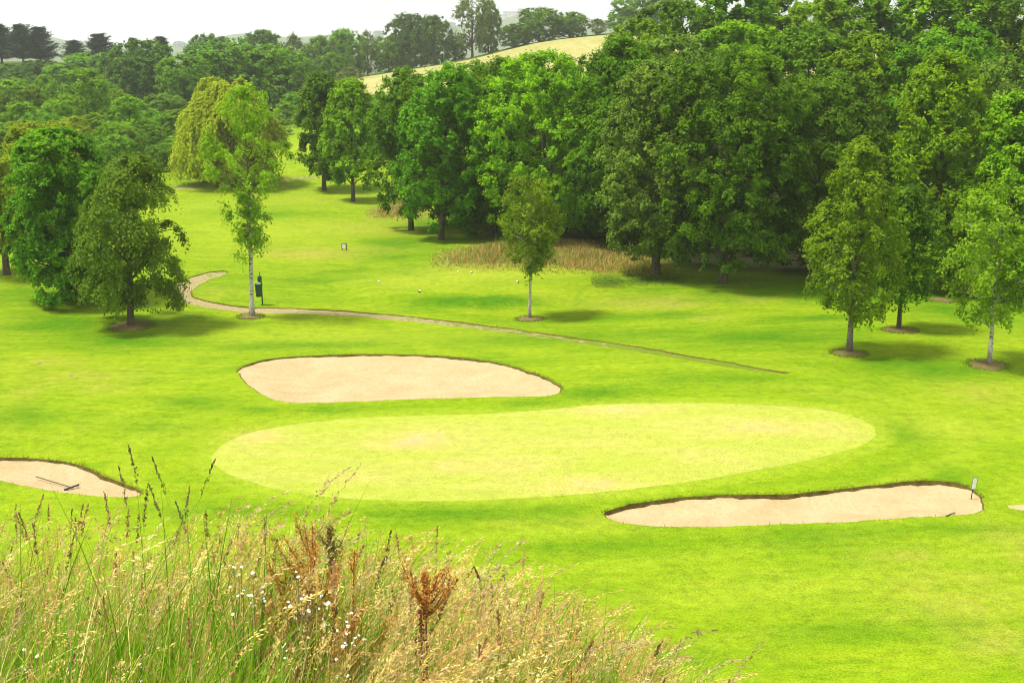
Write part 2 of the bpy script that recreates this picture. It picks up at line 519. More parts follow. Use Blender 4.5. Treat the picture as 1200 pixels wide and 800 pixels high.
LIPK = dict(b1=.38, b2=.62, b3=.5, path=.45)
def lip_of(P, key=None):
    key = key or [k for k in POLY if POLY[k] is P][0]
    n = normals2(P)
    s = np.arange(len(P))
    return n, .02 + LIPK.get(key, .5) * (.13 + .04 * np.sin(s * .31) + .025 * np.sin(s * 1.3) + .02 * np.sin(s * 2.9)) * smooth(-.15, .75, n[:, 1])
pts = []; edges = []; zoff = []; ringid = []
def add_ring(P, off, rid):
    b = len(pts); n = len(P)
    for i, p in enumerate(P):
        pts.append((p[0], p[1])); zoff.append(off[i] if hasattr(off, '__len__') else off); ringid.append(rid)
        edges.append((b + i, b + (i + 1) % n))
LIPS = {}
for k, P in POLY.items():
    if k in ('b1', 'b2', 'b3'):
        n, lip = lip_of(P); LIPS[k] = lip
        add_ring(P, 0.0, k)
        add_ring(P - n * .05, -lip, k + '_in')
    elif k == 'path':
        n, lip = lip_of(P)
        add_ring(P, 0.0, k); add_ring(P - n * .04, -lip * .55, k + '_in')
    else:
        add_ring(P, 0.0, k)
ringpts = np.array(pts)
def grid(x0, x1, y0, y1, s):
    gx, gy = np.meshgrid(np.arange(x0, x1 + .01, s), np.arange(y0, y1 + .01, s))
    g = np.stack([gx.ravel(), gy.ravel()], 1)
    return g + rng.uniform(-.28, .28, g.shape) * s
zones = [(-30, 32, 14, 76, .55), (-12, 12, -4, 16, .5), (-75, 85, -30, 170, 1.8), (-260, 260, -120, 420, 7), (-1700, 1700, -500, 3900, 60), (-4800, 4800, -3800, 5400, 260)]
inner = []
allp = []
for (x0, x1, y0, y1, s) in zones:
    g = grid(x0, x1, y0, y1, s)
    keep = np.ones(len(g), bool)
    for (a, b, c, d) in inner:
        keep &= ~((g[:, 0] > a) & (g[:, 0] < b) & (g[:, 1] > c) & (g[:, 1] < d))
    g = g[keep]
    inner.append((x0, x1, y0, y1))
    allp.append(g)
G = np.concatenate(allp)
keep = np.ones(len(G), bool)
for k, P in POLY.items():
    d = np.abs(sdist(G[:, 0], G[:, 1], P))
    keep &= d > (.16 if k in ('b1', 'b2', 'b3', 'path', 'scrape') else .12)
G = G[keep]
for p in G:
    pts.append((p[0], p[1])); zoff.append(0.0); ringid.append('')
res = delaunay_2d_cdt([Vector(p) for p in pts], edges, [], 0, 1e-4)
V2 = np.array([(v.x, v.y) for v in res[0]]); TRI = np.array([f for f in res[2] if len(f) == 3])
orig = [o[0] if len(o) else -1 for o in res[3]]
Z = base_h(V2[:, 0], V2[:, 1])
SD = {k: sdist(V2[:, 0], V2[:, 1], P) for k, P in POLY.items()}
ZO = np.array([zoff[o] if o >= 0 else 0.0 for o in orig]); RID = np.array([ringid[o] if o >= 0 else '' for o in orig])
cent = V2[TRI].mean(1)
FD = {k: sdist(cent[:, 0], cent[:, 1], P) for k, P in POLY.items()}

def bunker_drop(X, Y, k):
    """depth of the sand surface below the turf plane inside bunker k"""
    P = POLY[k]; n, lip = lip_of(P)
    d = np.hypot(X[:, None] - P[None, :, 0], Y[:, None] - P[None, :, 1])
    wgt = 1 / (d + .25) ** 3
    L = (wgt * lip[None]).sum(1) / wgt.sum(1)
    s = sdist(X, Y, P)
    return L * (1 - .4 * smooth(0, 3, s)) + .24 * smooth(0, 2.2, s) + .02 * sines(X, Y, 1.6) * smooth(0, .5, s)
Zs = Z + ZO
for k in ('b1', 'b2', 'b3'):
    m = (SD[k] > .06) & (RID == '')
    Zs[m] -= bunker_drop(V2[m, 0], V2[m, 1], k)
m = (SD['path'] > .06) & (RID == '')
Zs[m] -= .05

def px_blobs(L, X, Y):
    """soft patches given by photo position, laid on the ground as real ellipses"""
    o = np.zeros(len(X))
    for (px, py, rx, ry, a) in L:
        c = at(px, py); c1 = at(px, py + ry); c2 = at(px, py - ry) if py - ry > 62 else c1
        sx = rx / F * c[1]; sy = max(.4, abs(c1[1] - c2[1]) / 2)
        o = np.maximum(o, a * np.exp(-(((X - c[0]) / sx) ** 2 + ((Y - c[1]) / sy) ** 2)))
    return o
X, Y = V2[:, 0], V2[:, 1]
worn = px_blobs([(360,297,75,6,.95),(430,293,40,4,.8),(490,515,60,10,1.0),(680,567,70,8,.9),(300,512,40,9,.7),(900,500,80,9,.6),(560,545,90,9,.5),(730,480,60,4,.8),(420,560,60,7,.5),(820,535,60,6,.5),(980,505,25,9,.6),(760,355,70,8,.75),(880,350,30,6,.7),(830,372,30,6,.4),(100,440,60,10,.55),(60,425,40,8,.5),(30,460,20,14,.35),(120,455,30,6,.6),
                 (570,312,90,5,.5),(430,268,50,5,.6),(460,258,40,4,.6),(240,340,40,7,.3),(1150,460,60,12,.45),(1120,700,90,35,.5),(1185,640,40,30,.45),(1170,750,60,20,.6),(1060,650,60,10,.5),(640,700,60,12,.3),(790,358,40,5,.8),(650,610,90,8,.35),(700,520,100,10,.3),(980,460,50,5,.2)], X, Y)
pale = px_blobs([(560,325,110,12,.8),(480,330,60,9,.7),(640,345,60,8,.4),(340,270,110,14,.45),(350,235,90,8,.5),(250,240,60,14,.4),(1000,480,150,9,.25),(1100,500,80,16,.6),(250,510,80,10,.35),(60,620,120,18,.3),(900,690,200,26,.3),(420,395,200,8,.35)], X, Y)
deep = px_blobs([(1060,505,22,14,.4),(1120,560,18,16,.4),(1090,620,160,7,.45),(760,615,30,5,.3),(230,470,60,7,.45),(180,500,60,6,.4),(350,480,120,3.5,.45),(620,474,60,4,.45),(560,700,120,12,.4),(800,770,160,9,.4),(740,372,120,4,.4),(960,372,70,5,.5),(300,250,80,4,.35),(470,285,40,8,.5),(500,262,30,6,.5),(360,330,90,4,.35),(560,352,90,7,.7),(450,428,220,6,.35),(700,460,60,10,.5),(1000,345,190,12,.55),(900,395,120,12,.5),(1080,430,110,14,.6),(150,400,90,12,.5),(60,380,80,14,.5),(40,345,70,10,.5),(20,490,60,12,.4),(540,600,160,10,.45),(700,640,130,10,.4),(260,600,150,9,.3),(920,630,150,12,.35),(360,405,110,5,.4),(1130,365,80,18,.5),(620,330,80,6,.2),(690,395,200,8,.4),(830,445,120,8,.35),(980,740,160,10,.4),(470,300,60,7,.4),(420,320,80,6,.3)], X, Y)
rough = np.maximum(smooth(17.5, 14.0, Y + .2 * X), smooth(150, 200, Y)) * 1.0
rough = np.maximum(rough, .5 * smooth(45, 75, np.abs(X)) * smooth(40, 60, Y))
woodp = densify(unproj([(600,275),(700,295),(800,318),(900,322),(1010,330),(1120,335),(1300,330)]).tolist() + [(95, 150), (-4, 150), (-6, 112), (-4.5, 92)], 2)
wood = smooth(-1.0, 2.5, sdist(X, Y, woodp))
dg = np.maximum(-SD['green'], 0); dg[dg > 50] = 50

def region(name, mask, mat, attrs=True, label=None):
    T = TRI[mask]
    idx = np.unique(T); mp_ = np.full(len(V2), -1); mp_[idx] = np.arange(len(idx))
    V = np.stack([V2[idx, 0], V2[idx, 1], Zs[idx]], 1)
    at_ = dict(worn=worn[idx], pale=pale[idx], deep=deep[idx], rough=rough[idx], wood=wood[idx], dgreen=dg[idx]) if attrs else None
    me = mesh_np(name, V, mp_[T], mat, at_, True)
    o = link(name, me); o['kind'] = 'structure'
    if label: o['label'] = label
    return o
allm = np.zeros(len(TRI), bool)
def ringset(k): return RID == k
for k, nm, lab in (('b1', 'bunker_sand', 'long sand bunker between the gravel path and the putting green'), ('b2', 'bunker_sand', 'sand bunker with dark turf lip right of centre, small sign at its right end'), ('b3', 'bunker_sand', 'sand bunker cut off by the left edge of the photo')):
    inside = FD[k] > 0
    islip = inside & np.all((RID[TRI] == k) | (RID[TRI] == k + '_in'), axis=1) & (FD[k] < .06)
    region(nm, inside & ~islip, SAND, False, lab)
    region('bunker_lip', islip, SOIL, False, 'dark turf edge of the ' + lab)
    allm |= inside
inside = (FD['path'] > 0) & ~allm
islip = inside & (FD['path'] < .05) & np.all((RID[TRI] == 'path') | (RID[TRI] == 'path_in'), axis=1)
region('path', inside & ~islip, PATH, False, 'pale gravel footpath curving across the fairway')
region('path_edge', islip, SOIL, False)
allm |= inside
for k, nm, mt in (('farpath', 'far_path', PATH), ('scrape', 'bare_patch', SAND), ('wheat', 'wheat_field', WHEAT), ('green', 'putting_green', GREEN)):
    ins = (FD[k] > 0) & ~allm
    region(nm, ins, mt, k == 'green')
    allm |= ins
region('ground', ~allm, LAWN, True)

from mathutils.bvhtree import BVHTree
_bvh = BVHTree.FromPolygons([(float(a), float(b), float(c)) for a, b, c in zip(V2[:, 0], V2[:, 1], Zs)], [tuple(map(int, t)) for t in TRI])
def gz(x, y):
    h = _bvh.ray_cast(Vector((float(x), float(y), 500.0)), Vector((0, 0, -1)))[0]
    return h.z if h is not None else float(base_h(x, y))

# turf blades hanging over the bunker lips and the path edge (one uncountable fringe)
def ribbons(name, P, H, Dv, Wd, mat, tint=None, segs=3, curve=1.0, col=None, parent=None):
    """P (n,3) roots, H heights, Dv (n,2) lean of the tip, Wd widths -> one mesh of tapering curved blades"""
    n = len(P); a = rng.uniform(0, math.pi, n)
    sx, sy = np.cos(a), np.sin(a)
    S = np.linspace(0, 1, segs + 1)
    V = np.zeros((n, segs + 1, 2, 3), np.float32)
    for i, s in enumerate(S):
        cx = P[:, 0] + Dv[:, 0] * s ** (1 + curve); cy = P[:, 1] + Dv[:, 1] * s ** (1 + curve)
        cz = P[:, 2] + H * (s - .18 * s ** 3 * np.minimum(1, np.hypot(Dv[:, 0], Dv[:, 1]) / (H + 1e-6)) * 1.2)
        wd = Wd * (1 - s) ** .6 * .5 + Wd * .05
        V[:, i, 0] = np.stack([cx - sx * wd, cy - sy * wd, cz], 1)
        V[:, i, 1] = np.stack([cx + sx * wd, cy + sy * wd, cz], 1)
    V = V.reshape(-1, 3)
    b = (np.arange(n) * (segs + 1) * 2)[:, None]
    Fq = np.concatenate([np.stack([b[:, 0] + 2 * i, b[:, 0] + 2 * i + 1, b[:, 0] + 2 * i + 3, b[:, 0] + 2 * i + 2], 1) for i in range(segs)])
    attrs = {'tint': np.repeat(tint if tint is not None else rng.random(n), (segs + 1) * 2)}
    cols = {'col': np.repeat(col, (segs + 1) * 2, 0)} if col is not None else None
    return mesh_np(name, V, Fq, mat, attrs, False, cols)

def grass_mat(name, a, b, c3=None, tfac=.35):
    m = N(name); t = m.attr('tint').outputs['Fac']
    c = m.ramp(t, [(0, a), (.6, b), (1, c3 or b)])
    p = m.bsdf(c, .6, .25); tr = m.n('ShaderNodeBsdfTranslucent'); m.l(c, tr.inputs['Color'])
    ms = m.n('ShaderNodeMixShader'); ms.inputs[0].default_value = tfac
    m.l(p, ms.inputs[1]); m.l(tr.outputs[0], ms.inputs[2]); return m.out(ms.outputs[0])
def col_mat(name, tfac=.3, rough=.7):
    m = N(name); c = m.attr('col').outputs['Color']
    t = m.attr('tint').outputs['Fac']
    c = m.mix(1.0, c, m.ramp(t, [(0, .7), (1, 1.25)]), 'MULTIPLY')
    p = m.bsdf(c, rough, .15); tr = m.n('ShaderNodeBsdfTranslucent'); m.l(c, tr.inputs['Color'])
    ms = m.n('ShaderNodeMixShader'); ms.inputs[0].default_value = tfac
    m.l(p, ms.inputs[1]); m.l(tr.outputs[0], ms.inputs[2]); return m.out(ms.outputs[0])
COLM = col_mat('dry_grass')
EDGE = grass_mat('edge_grass', (.10, .18, .006), (.20, .29, .010), (.28, .28, .04))

for k, cnt in (('b1', 30), ('b2', 34), ('b3', 30), ('path', 12)):
    P = POLY[k]; n = normals2(P); R = []
    for i in range(len(P)):
        m_ = int(cnt * (.15 + (n[i, 1] > -.1)) * .5 + rng.random())
        q = P[i] + (P[(i + 1) % len(P)] - P[i]) * rng.random((m_, 1)) + n[i] * rng.uniform(-.01, .10, (m_, 1))
        for j in range(m_): R.append((q[j, 0], q[j, 1], n[i, 0], n[i, 1]))
    R = np.array(R); z = base_h(R[:, 0], R[:, 1])
    Dv = -R[:, 2:4] * rng.uniform(0, .13, (len(R), 1)) + rng.normal(0, .025, (len(R), 2))
    me = ribbons('turf_fringe', np.column_stack([R[:, 0], R[:, 1], z - .02]), rng.uniform(.05, .14, len(R)), Dv, rng.uniform(.008, .016, len(R)), EDGE, segs=2)
    tag(link('turf_fringe', me), 'ragged grass fringe along the edge of the ' + {'b1': 'long middle bunker', 'b2': 'right bunker', 'b3': 'left bunker', 'path': 'gravel path'}[k], 'grass', kind='stuff')

# ------------------------------------------------------------------ trees
def prof(kind, t):
    t = np.clip(t, 0, 1)
    if kind == 'round': return np.sqrt(np.clip(1 - (2 * t - 1) ** 2, 0, 1)) ** .75
    if kind == 'oval': return np.clip(np.sin(math.pi * t ** .8), 0, 1) ** .6
    if kind == 'egg': return np.clip(np.sin(math.pi * t ** .62), 0, 1) ** .62      # widest low
    if kind == 'cone': return np.clip(np.sin(math.pi * t ** .50), 0, 1) ** .8
    if kind == 'col': return np.clip(np.sin(math.pi * t ** .75), 0, 1) ** .35
    if kind == 'birchtall': return np.interp(t, [0, .08, .2, .35, .45, .6, .75, .9, 1], [.15, .35, .4, .55, .9, 1.0, .8, .45, .08])
    if kind == 'skirt': return np.interp(t, [0, .1, .35, .6, .8, 1], [.82, .98, 1.0, .86, .62, .25])
    return np.ones_like(t)

def leaf_mesh(name, C, Nn, T, ls, lw, tint, mat):
    """diamond leaves at C with normals Nn and long axes T"""
    n = len(C)
    B = np.cross(Nn, T); B /= np.linalg.norm(B, axis=1)[:, None] + 1e-9
    T2 = np.cross(B, Nn)
    ls = ls[:, None]; lw = lw[:, None]
    V = np.empty((n, 4, 3), np.float32)
    V[:, 0] = C - T2 * ls * .5
    V[:, 1] = C + B * lw * .5 - Nn * lw * .12
    V[:, 2] = C + T2 * ls * .5
    V[:, 3] = C - B * lw * .5 - Nn * lw * .12
    Fq = np.arange(n * 4, dtype=np.int32).reshape(n, 4)
    return mesh_np(name, V.reshape(-1, 3), Fq, mat, {'tint': np.repeat(tint, 4)})

def tubes_np(name, T, mat, n=6):
    """list of (pts (k,3), radii (k,)) -> one mesh"""
    Vs = []; Fs = []; b = 0
    ang = np.arange(n) * 2 * math.pi / n
    for P, R in T:
        P = np.asarray(P, float); k = len(P)
        t = np.gradient(P, axis=0); t /= np.linalg.norm(t, axis=1)[:, None] + 1e-9
        ref = np.array([1., 0, 0]) if abs(t[:, 0]).mean() < .8 else np.array([0, 1., 0])
        u = np.cross(t, ref); u /= np.linalg.norm(u, axis=1)[:, None] + 1e-9
        v = np.cross(t, u)
        R = np.asarray(R)[:, None, None]
        V = P[:, None, :] + (u[:, None, :] * np.cos(ang)[None, :, None] + v[:, None, :] * np.sin(ang)[None, :, None]) * R
        Vs.append(V.reshape(-1, 3))
        i = np.arange(k - 1)[:, None] * n; j = np.arange(n)[None]
        a = b + i + j; c = b + i + (j + 1) % n
        Fs.append(np.stack([a, c, c + n, a + n], -1).reshape(-1, 4)); b += k * n
    return mesh_np(name, np.concatenate(Vs), np.concatenate(Fs), mat, smooth_sh=True)

def make_tree_meshes(H, W, base, kind='round', leaf='wood', nclump=60, strands=26, nl=10, slen=.9, droop=.25, ls=.17, seed=1,
                     trunk_r=.2, barkm=None, depth=None, gap=0.0, upb=.25, limbs=22, jit=.16, bend=0.0, mat_trunk=None, lean=(0, 0), lobes=0, lobe_r=.42, lowfull=True, fill=.16):
    r = np.random.default_rng(seed)
    barkm = barkm or BARK
    Rx = W / 2; Ry = (depth or W) / 2
    ch = H - base
    t = r.beta(1.15, 1.1, nclump)
    a = r.uniform(0, 2 * math.pi, nclump)
    rad = prof(kind, t) * (1 - .62 * r.random(nclump) ** 1.8)
    rad *= 1 + .12 * np.sin(3 * a + seed) + .08 * np.sin(5 * a + 2.3 * seed + 6 * t)
    sl = slen * r.uniform(.7, 1.35, nclump)
    rx = np.maximum(Rx * rad - sl * .55, .02); ry = np.maximum(Ry * rad - sl * .55, .02)
    C = np.stack([rx * np.cos(a), ry * np.sin(a), base + t * ch - sl * .25 * (t > .6)], 1)
    C[:, 2] = np.minimum(C[:, 2], H - sl * .5)
    outl = None
    if lobes:
        # big rounded boughs, each a shell of leaf sprays on its upper and outer side
        tl = (np.arange(lobes) + r.uniform(0, 1, lobes)) / lobes
        tl = .02 + .90 * tl
        al = np.arange(lobes) * 2.39996 + r.uniform(-.5, .5, lobes)
        lr = lobe_r * min(W / 2, ch / 2) * r.uniform(.75, 1.2, lobes)
        pr = np.maximum(prof(kind, tl), .72 * (tl < .5)) if lowfull else prof(kind, tl)
        lx = np.maximum(Rx * pr - lr * .85, 0) * np.cos(al); ly = np.maximum(Ry * pr - lr * .85, 0) * np.sin(al)
        lz = base + tl * ch; lz = np.minimum(lz, H - lr * 1.0); lz = np.maximum(lz, base + lr * .30)
        LC = np.stack([lx, ly, lz], 1)
        li = r.choice(lobes, nclump, p=lr ** 2 / (lr ** 2).sum())
        dv = r.normal(size=(nclump, 3)); dv /= np.linalg.norm(dv, axis=1)[:, None]
        cen = np.stack([np.cos(al), np.sin(al), 0 * al], 1)[li] * (np.hypot(lx, ly) > .1 * Rx)[li][:, None]
        dv = dv + cen * .55 + np.array([0, 0, .34]); dv /= np.linalg.norm(dv, axis=1)[:, None]
        sl = np.minimum(slen, lr[li] * .75) * r.uniform(.6, 1.25, nclump)
        C = LC[li] + dv * (lr[li] * np.array([1.0]) - sl * .55)[:, None] * np.array([1, 1, .92])
        # sprays along the inner boughs
        inn = r.random(nclump) < fill
        ti = np.clip((C[:, 2] - base) / ch, .05, .95)
        ai = r.uniform(0, 6.28, nclump); ri = prof(kind, ti) * r.uniform(.05, .55, nclump)
        C[inn, 0] = (Rx * ri * np.cos(ai))[inn]; C[inn, 1] = (Ry * ri * np.sin(ai))[inn]
        outl = dv
        t = np.clip((C[:, 2] - base) / ch, 0, 1)
    C[:, 0] += lean[0] * t; C[:, 1] += lean[1] * t
    # strands
    d = r.normal(size=(nclump, strands, 3)); d /= np.linalg.norm(d, axis=2)[..., None]
    outw = np.stack([np.cos(a), np.sin(a), np.full(nclump, 0.0)], 1)
    if outl is None: d = d + outw[:, None] * .45 + np.array([0, 0, upb])
    else: d = d * .62 + outl[:, None] * .85 + np.array([0, 0, upb * .6])
    d /= np.linalg.norm(d, axis=2)[..., None]
    L = sl[:, None] * r.uniform(.55, 1.25, (nclump, strands))
    s = np.linspace(.42, 1.0, nl)[None, None, :, None] + r.normal(0, .03, (nclump, strands, nl, 1))
    P = C[:, None, None] + d[:, :, None] * (L[:, :, None, None] * s)
    P[..., 2] -= droop * (L[:, :, None] * s[..., 0] ** 2)
    P += r.normal(0, jit * slen * .5, P.shape)
    D = np.broadcast_to(d[:, :, None], P.shape)
    ctint = r.beta(.8, .8, nclump)
    if lobes: ctint = .5 * ctint + .5 * r.random(lobes)[li]
    tint = (ctint[:, None, None] * .55 + r.uniform(0, .45, P.shape[:3])).ravel()
    P = P.reshape(-1, 3); D = D.reshape(-1, 3)
    keep = P[:, 2] > base * .55 + .05
    if gap > 0: keep &= r.random(len(P)) > gap
    P = P[keep]; D = D[keep]; tint = tint[keep]; n = len(P)
    Nn = D * .95 + np.array([0, 0, .30]) + r.normal(0, .36, (n, 3)); Nn /= np.linalg.norm(Nn, axis=1)[:, None]
    T = D * .6 + r.normal(0, .5, (n, 3)) - np.array([0, 0, droop * .9])
    lsz = ls * r.uniform(.65, 1.35, n)
    crown = leaf_mesh('crown', P, Nn, T, lsz, lsz * .62, tint, LM[leaf])
    # trunk and limbs
    k = 9; zz = np.linspace(-.15, H * .86, k)
    trunk = np.stack([lean[0] * zz / H + bend * np.sin(zz * .5 + seed) , lean[1] * zz / H + bend * np.cos(zz * .6 + seed), zz], 1)
    rr = trunk_r * (1 - .88 * np.linspace(0, 1, k)); rr[0] *= 1.5; rr[1] *= 1.02
    if k > 2: trunk = np.insert(trunk, 1, trunk[0] * .75 + trunk[1] * .25, 0); rr = np.insert(rr, 1, trunk_r * 1.12)
    T_ = [(trunk, rr)]
    for q in range(min(limbs, nclump)):
        c = C[q]; z0 = max(base * .75, min(c[2] - .35 * np.hypot(c[0], c[1]) - .3, H * .8))
        f = np.interp(z0, trunk[:, 2], rr)
        x0 = np.interp(z0, trunk[:, 2], trunk[:, 0]); y0 = np.interp(z0, trunk[:, 2], trunk[:, 1])
        p0 = np.array([x0, y0, z0]); mid = (p0 + c) / 2 + np.array([0, 0, .12 * np.hypot(c[0], c[1])]) + r.normal(0, .06, 3)
        T_.append((np.array([p0, (p0 + mid) / 2 + r.normal(0, .03, 3), mid, c, c + (c - mid) * .3]), np.array([f * .55, f * .42, f * .32, f * .16, .008])))
    tm = tubes_np('trunk', T_, mat_trunk or barkm, 7)
    return tm, crown

TREES = []
def plant(name, label, group, X, Y, meshes, rz=0.0, sc=1.0, cat='tree', squash=1.0):
    e = empty(name, (X, Y, gz(X, Y) - .03), rz, sc)
    e.scale = (sc * squash, sc * squash, sc)
    tag(e, label, cat, group)
    tm, cm = meshes
    if tm is not None: link('trunk', tm, e)
    link('crown', cm, e)
    TREES.append(e)
    return e

def px_tree(name, label, group, px, pyb, pyt, wpx, crown_py, cat='tree', rz=0.0, **kw):
    """own mesh: base at photo position, top row, crown width in pixels, crown bottom row"""
    X, Y = at(px, pyb)
    z = gz(X, Y); H = z_at_row(pyt, Y) - z; cb = max(.15, z_at_row(crown_py, Y) - z)
    W = wpx / F * Y * 1.02
    return plant(name, label, group, X, Y, make_tree_meshes(H, W, cb, **kw), rz, cat=cat), X, Y

# --- single trees standing on the mown grass
px_tree('birch_tree', 'tall slender airy birch with bare lower trunk beside the green ball washer', 'birches standing on the mown grass', 297, 371, 90, 104, 300,
        kind='birchtall', leaf='birch', lobes=26, lowfull=False, fill=.34, lobe_r=.34, nclump=190, strands=13, nl=8, slen=.55, droop=.38, ls=.125, seed=11, trunk_r=.13, barkm=BIRCH, gap=.38, limbs=60, bend=.06, jit=.2, upb=.1)
px_tree('birch_tree', 'young round-headed birch with white trunk in the middle of the lawn', 'birches standing on the mown grass', 621, 373, 207, 75, 318,
        kind='round', leaf='birch', nclump=120, strands=18, nl=10, slen=.5, droop=.0, ls=.105, seed=12, trunk_r=.085, barkm=BIRCH, limbs=60, bend=.04, upb=.5, gap=.05)
px_tree('birch_tree', 'weeping birch with drooping skirt and short dark trunk on the left lawn', 'birches standing on the mown grass', 153, 382, 174, 126, 352,
        kind='skirt', leaf='weep', lobes=18, fill=.3, lobe_r=.40, nclump=300, strands=14, nl=11, slen=.75, droop=.95, ls=.125, seed=13, lean=(.45, 0), trunk_r=.17, barkm=BARK, limbs=40, upb=.0, jit=.2)
px_tree('birch_tree', 'pale leaved birch standing right of the wood with dark lower trunk', 'birches standing on the mown grass', 995, 413, 155, 104, 368,
        kind='egg', leaf='birch', lobes=30, lowfull=False, fill=.34, lobe_r=.36, nclump=330, strands=13, nl=9, slen=.6, droop=.42, ls=.125, seed=14, gap=.18, trunk_r=.13, barkm=BIRCHDK, limbs=50, upb=.1, jit=.2)
px_tree('birch_tree', 'small birch with white trunk nearest the right edge', 'birches standing on the mown grass', 1159, 427, 218, 116, 372,
        kind='round', leaf='birch', lobes=20, lowfull=False, fill=.34, lobe_r=.40, nclump=200, strands=12, nl=9, slen=.62, droop=.1, ls=.125, seed=15, trunk_r=.10, barkm=BIRCH, limbs=55, gap=.32, upb=.4, jit=.22)
px_tree('birch_tree', 'thin dark green tree just behind the birch right of the wood', 'birches standing on the mown grass', 1053, 386, 222, 88, 350,
        kind='oval', leaf='wood', nclump=80, strands=18, nl=10, slen=.7, droop=.2, ls=.14, seed=16, trunk_r=.11, limbs=30, upb=.2)
px_tree('broadleaf_tree', 'bulky round green tree leafy to the ground left of the weeping birch', 'trees on the left side of the lawn', 80, 352, 148, 120, 356,
        kind='col', leaf='wood', nclump=600, strands=16, nl=9, slen=.6, lobes=36, lobe_r=.42, droop=.25, ls=.15, seed=17, trunk_r=.15, limbs=30)
px_tree('broadleaf_tree', 'yellowish tree cut by the left edge behind the bulky green tree', 'trees on the left side of the lawn', 8, 322, 168, 96, 290,
        kind='round', leaf='yellow', nclump=240, strands=14, nl=8, slen=.65, lobes=22, droop=.3, ls=.16, seed=18, trunk_r=.2, limbs=25)
px_tree('broadleaf_tree', 'yellow green crown rising behind the bulky green tree on the left', 'trees on the left side of the lawn', 62, 300, 142, 100, 270,
        kind='round', leaf='yellow', nclump=240, strands=14, nl=8, slen=.65, lobes=22, droop=.2, ls=.17, seed=19, trunk_r=.2, limbs=25)
px_tree('willow_tree', 'pale yellow weeping willow behind the tall slender birch', None, 268, 216, 84, 120, 206,
        kind='oval', leaf='willow', lobes=16, lobe_r=.46, nclump=300, strands=14, nl=14, slen=1.5, droop=1.35, ls=.26, seed=20, trunk_r=.3, limbs=30, upb=-.1, jit=.10)
# --- trees along the edge of the fairway
px_tree('ash_tree', 'dark broad tree farthest up the fairway edge with its trunk in shade', 'trees along the fairway edge', 380, 223, 84, 54, 206,
        kind='oval', leaf='wood', nclump=240, strands=14, nl=8, slen=.8, lobes=22, lobe_r=.52, droop=.1, ls=.24, seed=21, trunk_r=.2, limbs=30)
px_tree('ash_tree', 'bright green narrow tree second along the fairway edge', 'trees along the fairway edge', 414, 236, 93, 66, 212,
        kind='egg', leaf='bright', nclump=240, strands=14, nl=8, slen=.8, lobes=24, lobe_r=.52, droop=.2, ls=.23, seed=22, trunk_r=.17, limbs=30)
px_tree('ash_tree', 'narrow dark tree over the small rust grass patch beside the fairway', 'trees along the fairway edge', 482, 270, 80, 98, 243,
        kind='oval', leaf='dark', nclump=360, strands=15, nl=8, slen=.75, lobes=28, lobe_r=.48, droop=.15, ls=.2, seed=23, trunk_r=.2, limbs=30, lean=(-.3, 0))
px_tree('ash_tree', 'mid green tree with short slanting trunk left of the big rust grass patch', 'trees along the fairway edge', 517, 281, 74, 108, 262,
        kind='oval', leaf='wood', nclump=360, strands=15, nl=8, slen=.75, lobes=28, lobe_r=.48, droop=.1, ls=.19, seed=24, trunk_r=.2, limbs=30, lean=(.6, 0), upb=.4)
# --- front row of the wood
WG = 'trees in the front row of the wood'
front = [
    (575, 277, 66, 112, 268, 'oval', 'wood', 31, 'deep green tree whose foliage reaches down behind the big rust grass patch'),
    (636, 284, 60, 160, 262, 'oval', 'bright', 32, 'widest bright green tree directly behind and above the young birch'),
    (722, 292, 44, 112, 268, 'oval', 'wood', 33, 'tall mid green tree between the young birch and the grey green tree'),
    (768, 322, 70, 128, 290, 'oval', 'woodgrey', 34, 'grey green tree above the right end of the rust grass patch'),
    (847, 331, 60, 184, 296, 'round', 'wood', 35, 'big round crowned tree with a straight bare pale trunk at the wood edge'),
    (955, 326, 84, 150, 312, 'round', 'dark', 36, 'darkest tree of the front row, immediately left of the pale leaved birch'),
    (1092, 340, 60, 130, 325, 'oval', 'bright', 37, 'bright tree behind and right of the pale leaved birch'),
    (1176, 352, 108, 112, 338, 'egg', 'bright', 38, 'leafy tree behind the small white trunked birch at the right edge'),
]
for i, (px, pb, ptp, wp, cb, kd, lf, sd_, lab) in enumerate(front):
    px_tree('broadleaf_tree', lab, WG, px, pb, ptp, wp, cb, kind=kd, leaf=lf, nclump=int(260 + wp * 1.9), strands=16, nl=8, slen=.75, droop=.10, lobes=int(20 + wp / 8), lobe_r=.46,
            ls=.175, seed=sd_, trunk_r=.24, limbs=30, upb=.4)
# --- shared crowns for the trees behind
PB = {}
def protos(key, n, **kw):
    PB[key] = [make_tree_meshes(seed=100 + 13 * i + len(key), **kw) for i in range(n)]
protos('wood', 3, H=13, W=8.5, base=.9, kind='col', leaf='wood', nclump=340, strands=14, nl=8, slen=.85, lobes=27, lobe_r=.48, droop=.1, ls=.24, trunk_r=.25, limbs=16, upb=.45)
protos('bright', 2, H=13, W=8.5, base=.9, kind='oval', leaf='bright', nclump=340, strands=14, nl=8, slen=.85, lobes=27, lobe_r=.48, droop=.15, ls=.24, trunk_r=.25, limbs=16, upb=.5)
protos('woodgrey', 1, H=13, W=8.5, base=.9, kind='round', leaf='woodgrey', nclump=340, strands=14, nl=8, slen=.85, lobes=27, lobe_r=.48, droop=.15, ls=.24, trunk_r=.25, limbs=16)
protos('far', 3, H=12, W=10, base=.1, kind='round', leaf='far', nclump=360, strands=10, nl=6, slen=1.2, lobes=18, lobe_r=.62, droop=.15, ls=.42, trunk_r=.3, limbs=8)
protos('fardark', 3, H=12, W=10, base=.1, kind='round', leaf='fardark', nclump=360, strands=10, nl=6, slen=1.2, lobes=18, lobe_r=.62, droop=.15, ls=.42, trunk_r=.3, limbs=8)
